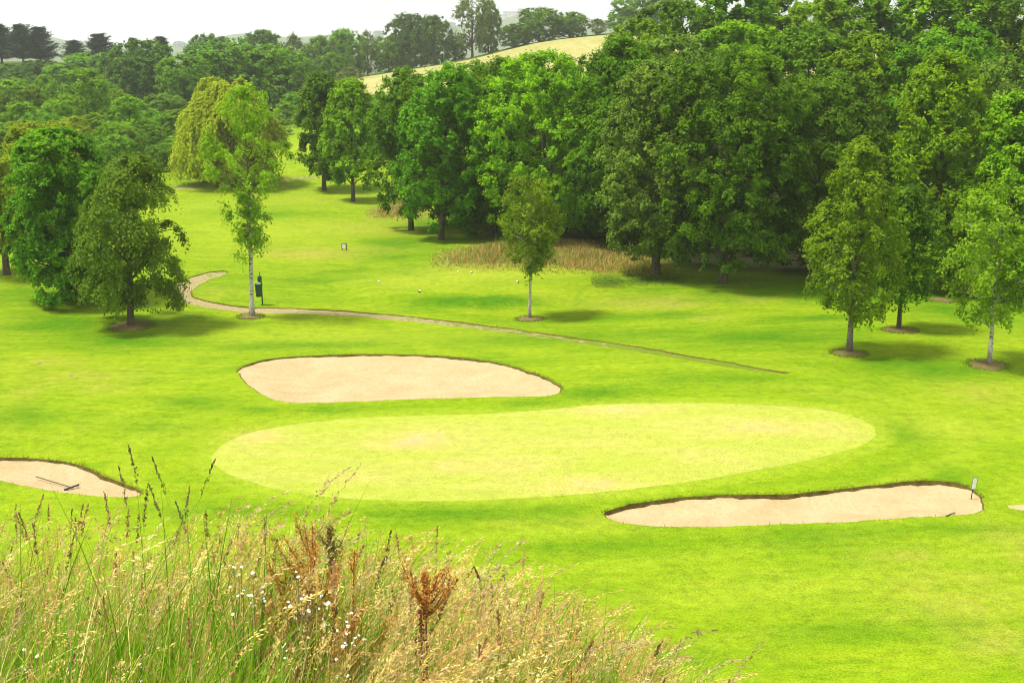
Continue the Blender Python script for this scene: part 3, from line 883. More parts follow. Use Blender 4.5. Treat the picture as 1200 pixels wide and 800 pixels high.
protos('farpale', 2, H=12, W=9, base=1.0, kind='oval', leaf='farpale', nclump=130, strands=10, nl=6, slen=1.2, droop=.2, ls=.38, trunk_r=.25, limbs=14)
protos('fargap', 1, H=12, W=9, base=1.5, kind='round', leaf='farpale', nclump=62, strands=12, nl=7, slen=1.2, droop=.2, ls=.34, trunk_r=.28, limbs=50)
protos('valley', 3, H=12, W=7.5, base=.2, kind='egg', leaf='bright', nclump=230, strands=12, nl=6, slen=1.0, lobes=24, lobe_r=.50, droop=.1, ls=.32, trunk_r=.25, limbs=10, upb=.5)
protos('valleyy', 1, H=12, W=7.5, base=.2, kind='egg', leaf='yellow', nclump=230, strands=12, nl=6, slen=1.0, lobes=24, lobe_r=.50, droop=.3, ls=.32, trunk_r=.25, limbs=10)
protos('bush', 2, H=3.0, W=4.2, base=.12, kind='round', leaf='dark', nclump=60, strands=12, nl=8, slen=.6, droop=.2, ls=.2, trunk_r=.07, limbs=8)

def cypress_meshes(seed, H=14, W=9, slim=1.0):
    r = np.random.default_rng(seed); C = []; D = []
    T_ = [(np.stack([.15 * np.sin(np.linspace(0, 3, 8)), np.zeros(8), np.linspace(-.2, H * .97, 8)], 1), .3 * (1 - .9 * np.linspace(0, 1, 8)))]
    for i in range(130):
        t = r.beta(1.0, 1.15); a = r.uniform(0, 6.28)
        z0 = 1.6 + t * (H - 2.4)
        R = W / 2 * (1.1 - t * .8) * r.uniform(.55, 1.15) * slim
        rise = r.uniform(.30, .95) * R
        k = 14; s = np.linspace(0, 1, k)
        bx = np.stack([R * s * math.cos(a), R * s * math.sin(a), z0 + rise * s ** 1.6], 1)
        T_.append((bx, .07 * (1 - .8 * s)))
        for j in range(3, k):
            m = 10
            p = bx[j] + r.normal(0, 1, (m, 3)) * np.array([.55, .55, .16]) * (.5 + .6 * (1 - s[j]) + .1)
            C.append(p); D.append(np.tile(np.array([math.cos(a), math.sin(a), .25]), (m, 1)))
    C = np.concatenate(C); D = np.concatenate(D); n = len(C)
    Nn = np.array([0, 0, 1.0]) + r.normal(0, .45, (n, 3)); Nn /= np.linalg.norm(Nn, axis=1)[:, None]
    T = D + r.normal(0, .35, (n, 3)); l = r.uniform(.35, .7, n)
    return tubes_np('trunk', T_, BARK, 5), leaf_mesh('crown', C, Nn, T, l, l * .45, r.random(n), LM['cypress'])
PB['cypress'] = [cypress_meshes(5), cypress_meshes(6), cypress_meshes(9)]
PB['spire'] = [cypress_meshes(8, slim=.45)]
REFH = dict(wood=13, bright=13, woodgrey=13, far=12, fardark=12, farpale=12, fargap=12, valley=12, valleyy=12, bush=3, cypress=14, spire=14)
REFW = dict(wood=8.5, bright=8.5, woodgrey=8.5, far=10, fardark=10, farpale=9, fargap=9, valley=7.5, valleyy=7.5, bush=4.2, cypress=9, spire=5)
cnt = {}
WK = {'trees in the valley on the left': 1.08, 'trees on the hillside left of the wheat field': 1.15, 'trees on the left skyline': 1.12, 'trees in the hedge line behind the wheat field': 1.12, 'trees in the middle of the wood': 1.35, 'trees high at the back of the wood': 1.5}
def back_tree(kind, px, pyt, wpx, Y, name, label, group, cat='tree'):
    i = cnt.get(kind, 0); cnt[kind] = i + 1
    ms = PB[kind][i % len(PB[kind])]
    wpx *= WK.get(group, 1.0)
    X = x_at(px, pyt, Y); z = gz(X, Y)
    H = z_at_row(pyt, Y) - z
    if H < 1: H = 1.5
    s = H / REFH[kind]; W = wpx / F * Y
    e = plant(name, label, group, X, Y, ms, rz=(i * 2.39996) % 6.28, sc=s, cat=cat)
    q = W / REFW[kind] / s
    q = min(max(q, .55), 2.0)
    e.scale = (s * q, s * q, s)
    return e

# wood, second and third rows
W2 = 'trees in the middle of the wood'; W3 = 'trees high at the back of the wood'
for (k, px, pt, wp, Yy, lab) in [
    ('wood', 548, 74, 90, 92, 'leafy crown showing between the two leftmost crowns of the wood'),
    ('bright', 602, 68, 90, 96, 'sunlit crown top just below the wheat field, left of the widest tree'),
    ('wood', 690, 64, 90, 94, 'crown peeping out under the right end of the wheat field'),
    ('bright', 752, 22, 90, 98, 'light green crown where the wood meets the sky at the far treeline'),
    ('woodgrey', 800, 40, 100, 90, 'greyish crown behind the left shoulder of the big round tree'),
    ('bright', 868, 26, 110, 94, 'yellowish green crown directly above the big round tree'),
    ('wood', 950, 30, 110, 92, 'dense crown above the darkest front tree'),
    ('bright', 1020, 40, 100, 88, 'fresh green crown above the tip of the pale leaved birch'),
    ('wood', 1115, 26, 120, 86, 'large crown above and left of the small right birch'),
    ('woodgrey', 1195, 50, 100, 80, 'greyer crown cut by the right edge halfway up the wood')]:
    back_tree(k, px, pt, wp, Yy, 'broadleaf_tree', lab, W2)
for (k, px, pt, wp, Yy, lab) in [
    ('wood', 785, -2, 80, 112, 'leftmost tree of the top row where the wood slopes down to the sky'),
    ('wood', 842, -28, 100, 116, 'second tree from the left in the top row, cut by the upper edge'),
    ('bright', 905, -10, 90, 120, 'bright tree left of the small gap of sky at the top'),
    ('bright', 978, -22, 110, 114, 'broad light green tree right of the small gap of sky at the top'),
    ('wood', 1062, -34, 110, 116, 'darker top row tree third from the right edge'),
    ('bright', 1138, -44, 110, 112, 'top row tree second from the right edge'),
    ('wood', 1210, -46, 110, 108, 'top row tree cut by the upper right corner')]:
    back_tree(k, px, pt, wp, Yy, 'broadleaf_tree', lab, W3)
# undergrowth that closes the view beneath the crowns: countable shrubs
for j, (px, pt, wp, Yy) in enumerate([(610, 250, 60, 92), (668, 252, 70, 90), (730, 262, 60, 84), (790, 262, 60, 92), (850, 262, 70, 94), (905, 268, 70, 90), (960, 262, 80, 88), (1020, 275, 70, 84), (1085, 285, 70, 80), (1150, 290, 80, 76), (1205, 290, 70, 74), (820, 252, 80, 104), (900, 250, 80, 106), (990, 250, 80, 104), (880, 292, 60, 76), (930, 290, 60, 78), (975, 288, 60, 77), (1010, 296, 50, 72), (700, 268, 50, 84), (755, 280, 50, 80), (820, 285, 50, 80), (640, 262, 50, 88), (590, 258, 40, 88), (1060, 300, 60, 70), (1120, 305, 60, 70), (910, 280, 80, 84), (860, 280, 60, 84), (960, 278, 80, 86)]):
    back_tree('bush', px, pt, wp, Yy, 'shrub', 'dark shrub growing in the deep shade under the wood', 'dark shrubs under the wood', 'shrub')

# treeline behind the wheat field
TF = 'trees in the hedge line behind the wheat field'
for (k, px, pt, wp, Yy, lab) in [
    ('far', 405, 34, 42, 304, 'hazy tree at the lower left corner of the wheat field'),
    ('farpale', 430, 36, 30, 306, 'small grey green tree second from the left along the wheat field'),
    ('far', 455, 42, 36, 306, 'low tree between the wheat corner and the two tall round trees'),
    ('fardark', 479, 16, 46, 308, 'left of the two tall round trees touching each other above the wheat'),
    ('fardark', 509, 18, 34, 308, 'right of the two tall round trees touching each other above the wheat'),
    ('fardark', 533, 42, 24, 309, 'low bush at the foot of the tall see-through tree'),
    ('fargap', 553, -6, 46, 308, 'tall see-through tree with sky in its crown on the skyline'),
    ('far', 572, 0, 26, 310, 'dense narrow tree close beside the tall see-through tree'),
    ('fardark', 603, 28, 32, 306, 'low dark shrub at the left end of the right hand hedge'),
    ('far', 632, 9, 46, 308, 'highest tree in the hedge above the right end of the wheat'),
    ('far', 668, 14, 40, 308, 'rounded tree in the hedge right of its highest tree'),
    ('farpale', 700, 22, 34, 306, 'brownish low tree at the right end of the hedge'),
    ('far', 742, -4, 48, 300, 'hazy tree against the sky just left of the wood'),
    ('fardark', 775, -14, 48, 300, 'hazy dark tree half hidden by the wood top')]:
    back_tree(k, px, pt, wp, Yy, 'broadleaf_tree', lab, TF)
# skyline on the left
TS = 'trees on the left skyline'
for (k, px, pt, wp, Yy, nm, lab, ct) in [
    ('cypress', -2, 27, 46, 322, 'cypress_tree', 'dark cypress cut by the left edge of the picture', 'tree'),
    ('cypress', 24, 28, 40, 318, 'cypress_tree', 'dark cypress with pointed top, middle of the left three', 'tree'),
    ('cypress', 45, 31, 40, 322, 'cypress_tree', 'dark cypress right of the left three, with ragged sloping side', 'tree'),
    ('cypress', 86, 47, 36, 324, 'cypress_tree', 'lower spreading cypress standing alone beside the flat topped one', 'tree'),
    ('cypress', 116, 39, 42, 324, 'cypress_tree', 'flat topped cypress with branches swept to the right', 'tree'),
    ('spire', 155, 43, 16, 326, 'cypress_tree', 'thin conifer tip behind the greyish round tree', 'tree'),
    ('spire', 188, 41, 22, 326, 'cypress_tree', 'thin conifer tip right of the greyish round tree', 'tree'),
    ('fardark', 166, 46, 76, 215, 'broadleaf_tree', 'large greyish round tree below the thin conifer tips', 'tree'),
    ('fardark', 243, 40, 44, 300, 'broadleaf_tree', 'round dark tree above the willow on the left skyline', 'tree'),
    ('far', 275, 44, 40, 300, 'broadleaf_tree', 'flat crowned tree left of the highest dark dome on the left skyline', 'tree'),
    ('fardark', 306, 35, 42, 302, 'broadleaf_tree', 'dark dome, highest of the broadleaf trees on the left skyline', 'tree'),
    ('farpale', 343, 40, 40, 300, 'broadleaf_tree', 'pale hazy tree right of the highest dark dome', 'tree'),
    ('far', 375, 42, 36, 300, 'broadleaf_tree', 'soft grey tree between the pale hazy tree and the wheat corner', 'tree')]:
    back_tree(k, px, pt, wp, Yy, nm, lab, TS, ct)
# hillside between skyline and valley floor
TH_ = 'trees on the hillside left of the wheat field'
for (k, px, pt, wp, Yy, lab) in [
    ('fardark', 6, 74, 60, 250, 'dark tree low under the cut off cypress at the left edge'),
    ('fardark', 48, 70, 60, 255, 'dark spreading tree beneath the pointed cypress'),
    ('far', 105, 62, 60, 250, 'green tree in front of the lower spreading cypress'),
    ('fardark', 136, 62, 50, 240, 'dark tree in front of the flat topped cypress'),
    ('far', 262, 50, 84, 212, 'wide leafy tree just behind the willow top'),
    ('far', 214, 64, 54, 205, 'mid green tree between the greyish round tree and the willow'),
    ('far', 320, 52, 68, 214, 'full crowned tree above and right of the willow top'),
    ('fardark', 362, 73, 30, 230, 'small dark round bush by a scrap of yellow field'),
    ('far', 388, 62, 40, 255, 'tree below the wheat corner, behind the fairway edge trees'),
    ('farpale', 336, 90, 60, 215, 'pale green tree above the far end of the fairway'),
    ('farpale', 372, 92, 50, 210, 'pale tree behind the first fairway edge tree'),
    ('far', 78, 74, 50, 245, 'hillside tree between the two dark trees on the left'),
    ('far', 184, 82, 50, 232, 'lighter hillside tree right below the greyish round tree'),
    ('fardark', 20, 84, 50, 225, 'dark hillside tree above the first valley trees'),
    ('far', 150, 90, 44, 222, 'hillside tree over the bright round valley tree'),
    ('far', 240, 66, 50, 240, 'hillside tree between the skyline and the left of the willow top'),
    ('fardark', 290, 60, 50, 245, 'dark hillside tree directly over the willow'),
    ('far', 340, 64, 50, 240, 'hillside tree left above the small dark round bush'),
    ('farpale', 410, 78, 40, 245, 'pale tree at the lower edge of the wheat corner'),
    ('fardark', 230, 92, 50, 215, 'shaded tree left behind the willow crown'),
    ('fardark', 290, 88, 50, 215, 'shaded tree right behind the willow crown')]:
    back_tree(k, px, pt, wp, Yy, 'broadleaf_tree', lab, TH_)
# valley trees
TV = 'trees in the valley on the left'
for (k, px, pt, wp, Yy, lab) in [
    ('valley', 16, 92, 60, 190, 'valley tree at the left edge directly under the dark hillside trees'),
    ('valley', 52, 88, 40, 185, 'pointed valley tree second from the left edge'),
    ('valley', 98, 78, 60, 168, 'tallest valley tree below the lower spreading cypress'),
    ('far', 122, 98, 40, 185, 'narrow valley tree right of the tallest one'),
    ('valley', 150, 112, 56, 148, 'bright round valley tree midway to the willow'),
    ('far', 190, 110, 54, 180, 'mid green valley tree left of the willow'),
    ('valley', 206, 128, 44, 160, 'small bright tree tucked against the left side of the willow'),
    ('valley', 22, 118, 56, 150, 'leafy valley tree in the second tier at the left edge'),
    ('valley', 66, 116, 50, 148, 'leafy valley tree in the second tier, right of the edge one'),
    ('valley', 108, 132, 46, 146, 'valley tree in the second tier above the weeping birch'),
    ('far', 168, 146, 46, 145, 'dark valley tree low beside the bright round one'),
    ('valleyy', 84, 134, 50, 118, 'yellowish valley tree just above the bulky green tree'),
    ('far', 10, 148, 60, 120, 'dark valley tree low at the left edge'),
    ('valleyy', 44, 150, 44, 118, 'yellowish valley tree low, near the left edge'),
    ('far', 130, 158, 50, 116, 'dark valley tree right behind the weeping birch top'),
    ('far', 190, 168, 36, 122, 'small dark tree above the right shoulder of the weeping birch'),
    ('valley', 34, 100, 44, 170, 'valley tree between the first two at the left edge, slightly lower'),
    ('far', 74, 98, 44, 175, 'valley tree wedged left of the tallest one'),
    ('valley', 136, 104, 40, 178, 'slim valley tree just above the bright round one'),
    ('far', 172, 128, 44, 160, 'valley tree immediately right of the bright round one'),
    ('valley', 222, 150, 36, 150, 'low valley tree half hidden by the left edge of the willow'),
    ('far', 2, 106, 44, 165, 'valley tree cut by the left edge under the first pointed one'),
    ('valley', 88, 112, 40, 158, 'bright valley tree in the middle of the second tier'),
    ('far', 46, 132, 44, 138, 'dim valley tree at the foot of the second tier on the left'),
    ('valley', 128, 142, 40, 136, 'valley tree showing above the top of the weeping birch'),
    ('far', 150, 150, 36, 134, 'shaded valley tree right above the weeping birch'),
    ('valley', 204, 160, 34, 140, 'low bright valley tree by the strip of lawn left of the willow'),
    ('valleyy', 20, 140, 40, 128, 'olive valley tree above the yellowish tree at the left edge'),
    ('far', 352, 108, 40, 190, 'mid green tree between the tall slender birch and the first fairway edge tree'),
    ('valley', 336, 118, 36, 180, 'pointed tree just right of the tall slender birch top'),
    ('valley', 330, 140, 40, 158, 'bright low tree right of the willow at the end of the fairway'),
    ('valley', 352, 130, 40, 170, 'low tree left behind the first fairway edge tree'),
    ('far', 440, 112, 60, 130, 'green tree filling the gap below the wheat field'),
    ('valley', 470, 100, 50, 125, 'light green tree behind the narrow dark fairway edge tree')]:
    back_tree(k, px, pt, wp, Yy, 'broadleaf_tree', lab, TV)
# distant tree on the far ridge and houses
HW = plain('pale_render', (.62, .60, .56), .8, .1, .08); HR = plain('slate_roof', (.16, .15, .16), .7, .2); HG = plain('dark_glass', (.03, .035, .04), .2, .5)
def make_house(lab, px, Yy, wd, hh):
    X = x_at(px, 50, Yy); e = empty('house', (X, Yy, gz(X, Yy)), rng.uniform(-.4, .4)); tag(e, lab, 'house', 'houses on the distant ridge')
    b = MB(); b.box((0, 0, hh / 2 - .5), (wd, 8, hh + 1)); b.build('wall', HW, e)
    r_ = MB(); r_.add([(-wd/2-.4, -4.4, hh+.02), (wd/2+.4, -4.4, hh+.02), (wd/2+.4, 4.4, hh+.02), (-wd/2-.4, 4.4, hh+.02), (-wd/2-.4, 0, hh+3.2), (wd/2+.4, 0, hh+3.2)], [(0,1,5,4), (2,3,4,5), (1,2,5), (3,0,4), (3,2,1,0)])
    r_.build('roof', HR, e)
    for q in range(3):
        wn = MB(); wn.box((-wd/2 + wd*(q+.5)/3, -4.03, hh*.6), (1.4, .1, 1.5)); wn.build('window', HG, e)
for lab, px, Yy, wd, hh in [('distant pale house left of the others, right of the see-through tree', 588, 2950, 22, 8), ('longest distant pale house on the far ridge', 598, 3000, 32, 9), ('distant house on the ridge nearest the highest hedge tree', 612, 2970, 20, 8),
                            ('distant house showing between the two tall round trees and the see-through tree', 527, 3000, 22, 8)]:
    make_house(lab, px, Yy, wd, hh)
for (px, pt, wp, lab) in [(621, 13, 9, 'faint blue tree standing up from the distant ridge'), (583, 22, 12, 'faint low tree on the distant ridge beside the houses'), (443, 36, 14, 'faint tree clump on the distant ridge left of the tall round trees'), (528, 26, 16, 'faint tree on the distant ridge left of the see-through tree'), (210, 48, 20, 'faint tree clump on the distant ridge above the left skyline gap'), (606, 24, 16, 'faint tree behind the distant houses')]:
    back_tree('fardark', px, pt, wp, 2900, 'broadleaf_tree', lab, 'trees on the distant ridge')

# mulch rings under the lawn trees
def mulch(px, py, r, lab):
    r = r * .78
    X, Y = at(px, py); V = []; Fs = []
    nr, na = 6, 36
    ph = rng.uniform(0, 6.28, 3)
    for i in range(nr + 1):
        for j in range(na):
            a = 2 * math.pi * j / na; rr = r * i / nr * (1 + .12 * math.sin(2 * a + ph[0]) + .07 * math.sin(5 * a + ph[1]) + (rng.normal(0, .09) if i >= nr - 1 else 0))
            x = X + rr * math.cos(a); y = Y + rr * math.sin(a) * 1.05
            z = gz(x, y) + (.012 + .05 * (1 - (i / nr) ** 2) + abs(rng.normal(0, .012)) if i < nr else -.015)
            V.append((x, y, z))
    for i in range(nr):
        for j in range(na):
            a = i * na + j; b = i * na + (j + 1) % na
            Fs.append((a, b, b + na, a + na))
    m = MB(); m.add(V, Fs); o = m.build('soil_ring', MULCH, None, True); o['kind'] = 'structure'; o['label'] = lab
    k = int(900 * r); a = rng.uniform(0, 6.28, k); q = r * (1.02 + rng.normal(0, .13, k)); bx = X + q * np.cos(a); by = Y + q * np.sin(a)
    P = np.array([(x, y, gz(x, y)) for x, y in zip(bx, by)])
    me = ribbons('turf_fringe', P, rng.uniform(.05, .13, k), rng.normal(0, .03, (k, 2)), rng.uniform(.010, .022, k), EDGE, segs=2)
    tag(link('turf_fringe', me), 'grass tufts round the ' + lab, 'grass', kind='stuff')
for px, py, r, lab in [(153, 382, 1.3, 'bare soil ring under the weeping birch'), (294, 371, .75, 'bare soil ring under the tall slender birch'), (621, 374, .85, 'bare soil ring under the young birch'), (995, 414, .85, 'bare soil ring under the pale leaved birch'), (1157, 428, .95, 'bare soil ring under the small right birch'), (1055, 387, .9, 'bare soil ring under the thin dark tree'), (1104, 352, 1.0, 'bare soil patch at the wood edge')]:
    mulch(px, py, r, lab)

# ------------------------------------------------------------------ rust coloured rough grass
def rough_patch(poly_px, n, hmin, hmax, lab, pal, seed):
    P = densify(unproj(poly_px), 1.0, jit=.15, seed=seed)
    r = np.random.default_rng(seed)
    lo, hi = P.min(0), P.max(0); q = r.uniform(lo, hi, (n * 3, 2))
    s = sdist(q[:, 0], q[:, 1], P); kk = s > np.abs(r.normal(0, 1.3, len(s))) - .6; q = q[kk][:n]; s = np.maximum(s[kk][:n], .15)
    dens = .5 + .5 * sines(q[:, 0] * 3, q[:, 1] * 3, 6)
    z = base_h(q[:, 0], q[:, 1])
    H = r.uniform(hmin, hmax, len(q)) * (.35 + .65 * smooth(0, 2.6, s)) * (.8 + .45 * sines(q[:, 0], q[:, 1], 3))
    cidx = r.random(len(q)) + .6 * sines(q[:, 0], q[:, 1], 5)
    pal = np.array(pal); col = pal[np.clip((cidx * len(pal)).astype(int), 0, len(pal) - 1)]
    me = ribbons('rough_grass', np.column_stack([q, z - .03]), H, r.normal(0, .14, (len(q), 2)) + np.array([.06, 0]), r.uniform(.022, .045, len(q)), COLM, segs=3, col=col)
    tag(link('rough_grass', me), lab, 'grass', kind='stuff')
PAL = [(.12, .24, .01), (.18, .28, .02), (.36, .34, .07), (.56, .33, .13), (.60, .33, .14), (.60, .43, .19), (.50, .26, .10), (.24, .30, .03)]
rough_patch([(503,306),(512,296),(545,288),(600,284),(660,280),(720,290),(775,302),(795,314),(785,324),(735,325),(690,322),(640,320),(590,318),(545,318),(515,315)], 19000, .18, .62, 'rust coloured tall rough grass behind the young birch', PAL, 51)
rough_patch([(428,249),(440,243),(465,238),(490,240),(505,247),(500,256),(470,256),(440,256)], 5500, .18, .6, 'small patch of rust coloured rough grass by the fairway edge trees', PAL, 52)
GPAL = [(.06, .17, .008), (.10, .24, .01), (.14, .26, .02), (.25, .28, .05)]
rough_patch([(690,330),(740,322),(800,326),(800,331),(740,334),(700,336)], 5000, .15, .4, 'longer green grass at the foot of the wood edge', GPAL, 53)

# ------------------------------------------------------------------ small golf things
DG = plain('dark_green_paint', (.010, .070, .045), .45, .4, .15); BLK = plain('black_plastic', (.02, .022, .024), .5, .4, .2)
WHT = plain('white_plastic', (.88, .88, .86), .5, .3, .05); TOW = plain('towel_cloth', (.68, .66, .62), .95, .1, .1, 30); STEEL = plain('grey_steel', (.22, .23, .23), .4, .5, .15, 20, .6)
WOODM = plain('ash_handle', (.10, .085, .055), .6, .2, .3, 20)
X, Y = at(306, 357)
e = empty('ball_washer', (X, Y, gz(X, Y)), .15); tag(e, 'dark green ball washer and litter bin on a post behind the tall slender birch', 'ball washer')
m = MB(); m.tube([(.07, 0, -.1), (.06, 0, .7), (.05, 0, 1.25)], [.035, .035, .03], 10); m.build('post', DG, e)
m = MB(); m.lathe((-.08, -.04, .42), [(.13, 0), (.15, .03), (.185, .58), (.195, .60), (.195, .64), (.17, .64), (.16, .60)], 20); m.build('litter_bin', DG, e, True)
m = MB(); m.lathe((-.02, -.02, 1.14), [(.04, 0), (.09, .02), (.105, .08), (.105, .24), (.085, .30), (.05, .33), (.03, .34)], 18); wb = m.build('washer_body', DG, e, True)
m = MB(); m.tube([(-.02, -.02, 1.47), (-.02, -.02, 1.56)], .012, 8); m.lathe((-.02, -.02, 1.55), [(.012, 0), (.03, .015), (.034, .035), (.02, .06)], 12); m.build('plunger_handle', BLK, wb, True)
m = MB()
for i in range(5):
    m.box((-.16 + .035 * i, -.10 - .015 * math.sin(i * 2.1), 1.04 - .01 * i), (.036, .02, .20 - .02 * (i % 2)), .3 * math.sin(i), .004)
m.build('towel', TOW, e)

def rake(lab, px, py, ang, L=1.5):
    X, Y = at(px, py)
    z = gz(X, Y)
    e = empty('bunker_rake', (X, Y, z + .03), ang); tag(e, lab, 'rake', 'bunker rakes')
    m = MB(); m.tube([(0, 0, .02), (L, 0, .08)], .016, 8); m.build('handle', WOODM, e)
    m = MB(); m.box((0, 0, .03), (.045, .52, .035), 0, .006); h = m.build('rake_head', BLK, e)
    m = MB()
    for i in range(12): m.tube([(0, -.24 + i * .0436, .02), (0, -.24 + i * .0436, -.045)], [.007, .003], 5)
    m.build('teeth', BLK, h)
rake('rake lying in the sand of the left bunker', 84, 570, 2.6)
X, Y = at(1114, 603); m = MB(); z0 = gz(X, Y)
m.tube([(X - .16, Y - .12, z0 + .02), (X, Y, z0 + .03), (X + .17, Y + .15, gz(X + .17, Y + .15) + .035)], [.02, .018, .013], 7)
tag(m.build('stick', WOODM), 'short dark stick lying at the near edge of the right bunker', 'stick')

X, Y = at(1137.5, 583); lz = gz(X, Y)
e = empty('stake_sign', (X, Y, lz), .12); tag(e, 'small white sign plate on a dark stake in the right bunker', 'sign')
m = MB(); m.tube([(0, 0, -.15), (.045, 0, .34)], .013, 8); m.build('stake', BLK, e)
m = MB(); m.box((.065, -.012, .46), (.135, .022, .36), 0, .004, .12); m.build('sign_frame', STEEL, e)
m = MB(); m.box((.065, -.027, .46), (.105, .012, .31), 0, .003, .12); m.build('sign_plate', WHT, e)

X, Y = at(403.5, 293)
e = empty('tee_sign', (X, Y, gz(X, Y)), 0); tag(e, 'small white and grey tee box marker on the far worn tee', 'tee marker')
m = MB(); m.box((-.13, 0, .08), (.05, .06, .26), 0, .01); m.build('leg', BLK, e); m = MB(); m.box((.13, 0, .08), (.05, .06, .26), 0, .01); m.build('leg', BLK, e)
m = MB(); m.box((0, 0, .26), (.34, .16, .30), 0, .03); m.build('housing', STEEL, e)
m = MB(); m.box((0, -.09, .24), (.20, .03, .24), 0, .02); m.build('sign_plate', WHT, e)

def tee_marker(lab, px, py, s=1.0):
    X, Y = at(px, py); e = empty('tee_marker', (X, Y, gz(X, Y)), rng.uniform(0, 6)); tag(e, lab, 'tee marker', 'tee markers on the middle tee'); e.scale = (s, s, s)
    m = MB(); m.lathe((0, 0, .015), [(.02, 0), (.075, .01), (.10, .05), (.105, .09), (.085, .14), (.05, .165), (.015, .172)], 16); m.build('ball', WHT, e, True)
    m = MB(); m.lathe((.11, .02, .0), [(.02, 0), (.07, .01), (.085, .05), (.07, .095), (.02, .115)], 14); m.build('base', BLK, e, True)
    m = MB(); m.tube([(0, 0, -.12), (0, 0, .03)], .01, 6); m.build('spike', STEEL, e)
for lab, px, py, s in [('tee marker at the left end of the middle tee', 444, 331, .55), ('tee marker nearest the gravel path, brightest white', 492, 342, .6), ('tee marker just left of the young birch', 606, 331, .55), ('small tee marker on the back edge of the middle tee', 552, 320, .5), ('small tee marker farthest left on the back edge of the middle tee', 537, 319, .45)]:
    tee_marker(lab, px, py, s)
STONE = plain('grey_stone', (.22, .19, .16), .9, .1, .3, 12)
for lab, px, py, s in [('small stone on the left lawn above the long bunker', 46, 426, .09), ('second small stone on the left lawn, nearer the long bunker', 83, 441, .08)]:
    X, Y = at(px, py); m = MB(); m.lathe((X, Y, gz(X, Y) - .02), [(s * .7, 0), (s, s * .25), (s * .8, s * .6), (s * .3, s * .8)], 9); tag(m.build('stone', STONE), lab, 'stone', 'stones on the left lawn')

# ------------------------------------------------------------------ foreground meadow on the bank
GRASS = grass_mat('meadow_grass', (.085, .235, .003), (.240, .470, .008), (.480, .520, .050), .45)
r = np.random.default_rng(77)
def edge_x(Yv): return 1.30 - .02 * (Yv - 3) + 0.0 * Yv      # right limit of the tall growth
def scatter(n, x0, x1, y0, y1, pw=1.0):
    q = np.column_stack([r.uniform(x0, x1, n), y0 + (y1 - y0) * r.random(n) ** pw])
    return q
def tall_limit(q):
    """largest plant height that keeps the outline of the growth seen on the bank (lower to the right)"""
    az = q[:, 0] / q[:, 1]
    return az
def hscale(q):
    # growth gets shorter towards the right side of the bank
    return np.interp(q[:, 0], [-6, -1.2, -.6, 0, .6, 1.2, 1.6, 2.4], [1.0, 1.0, .95, .84, .70, .55, .34, .2])
# green leafy base
q = scatter(95000, -6.5, 2.2, 3.0, 8.5, 1.35)
patch = sines(q[:, 0] * 4, q[:, 1] * 4, 5)
keep = r.random(len(q)) < np.clip(.55 + 2.0 * patch, .06, 1) * np.interp(q[:, 0], [-6, .8, 2.2], [1, .85, .35])
q = q[keep]; patch = patch[keep]
z = base_h(q[:, 0], q[:, 1])
H = np.clip(r.gamma(9, .055, len(q)), .1, .8) * hscale(q) * (1 + .7 * patch) * 1.12
D = r.normal(0, .12, (len(q), 2)) + np.array([.07, 0]); D *= (H / .5)[:, None]
tint = np.clip(r.normal(.46, .22, len(q)) - .3 * patch, 0, 1)
me = ribbons('meadow_grass', np.column_stack([q, z - .02]), H, D, r.uniform(.0036, .0085, len(q)), GRASS, tint, segs=5)
tag(link('meadow_grass', me), 'bright green long grass growing on the bank in the foreground', 'grass', kind='stuff')
# dry thin leaves and fallen straw
q = scatter(26000, -6.5, 2.2, 3.0, 8.8, 1.3); z = base_h(q[:, 0], q[:, 1])
pal = np.array([(.72, .54, .16), (.82, .66, .28), (.58, .36, .10), (.56, .54, .10), (.78, .60, .22)])
col = pal[r.integers(0, len(pal), len(q))]
H = r.uniform(.35, .85, len(q)) * hscale(q); D = r.normal(0, .2, (len(q), 2)) + np.array([.12, 0])
me = ribbons('straw', np.column_stack([q, z - .02]), H, D, r.uniform(.0028, .0078, len(q)), COLM, segs=6, col=col)
tag(link('dry_grass', me), 'dry straw coloured grass blades among the green on the bank', 'grass', kind='stuff')

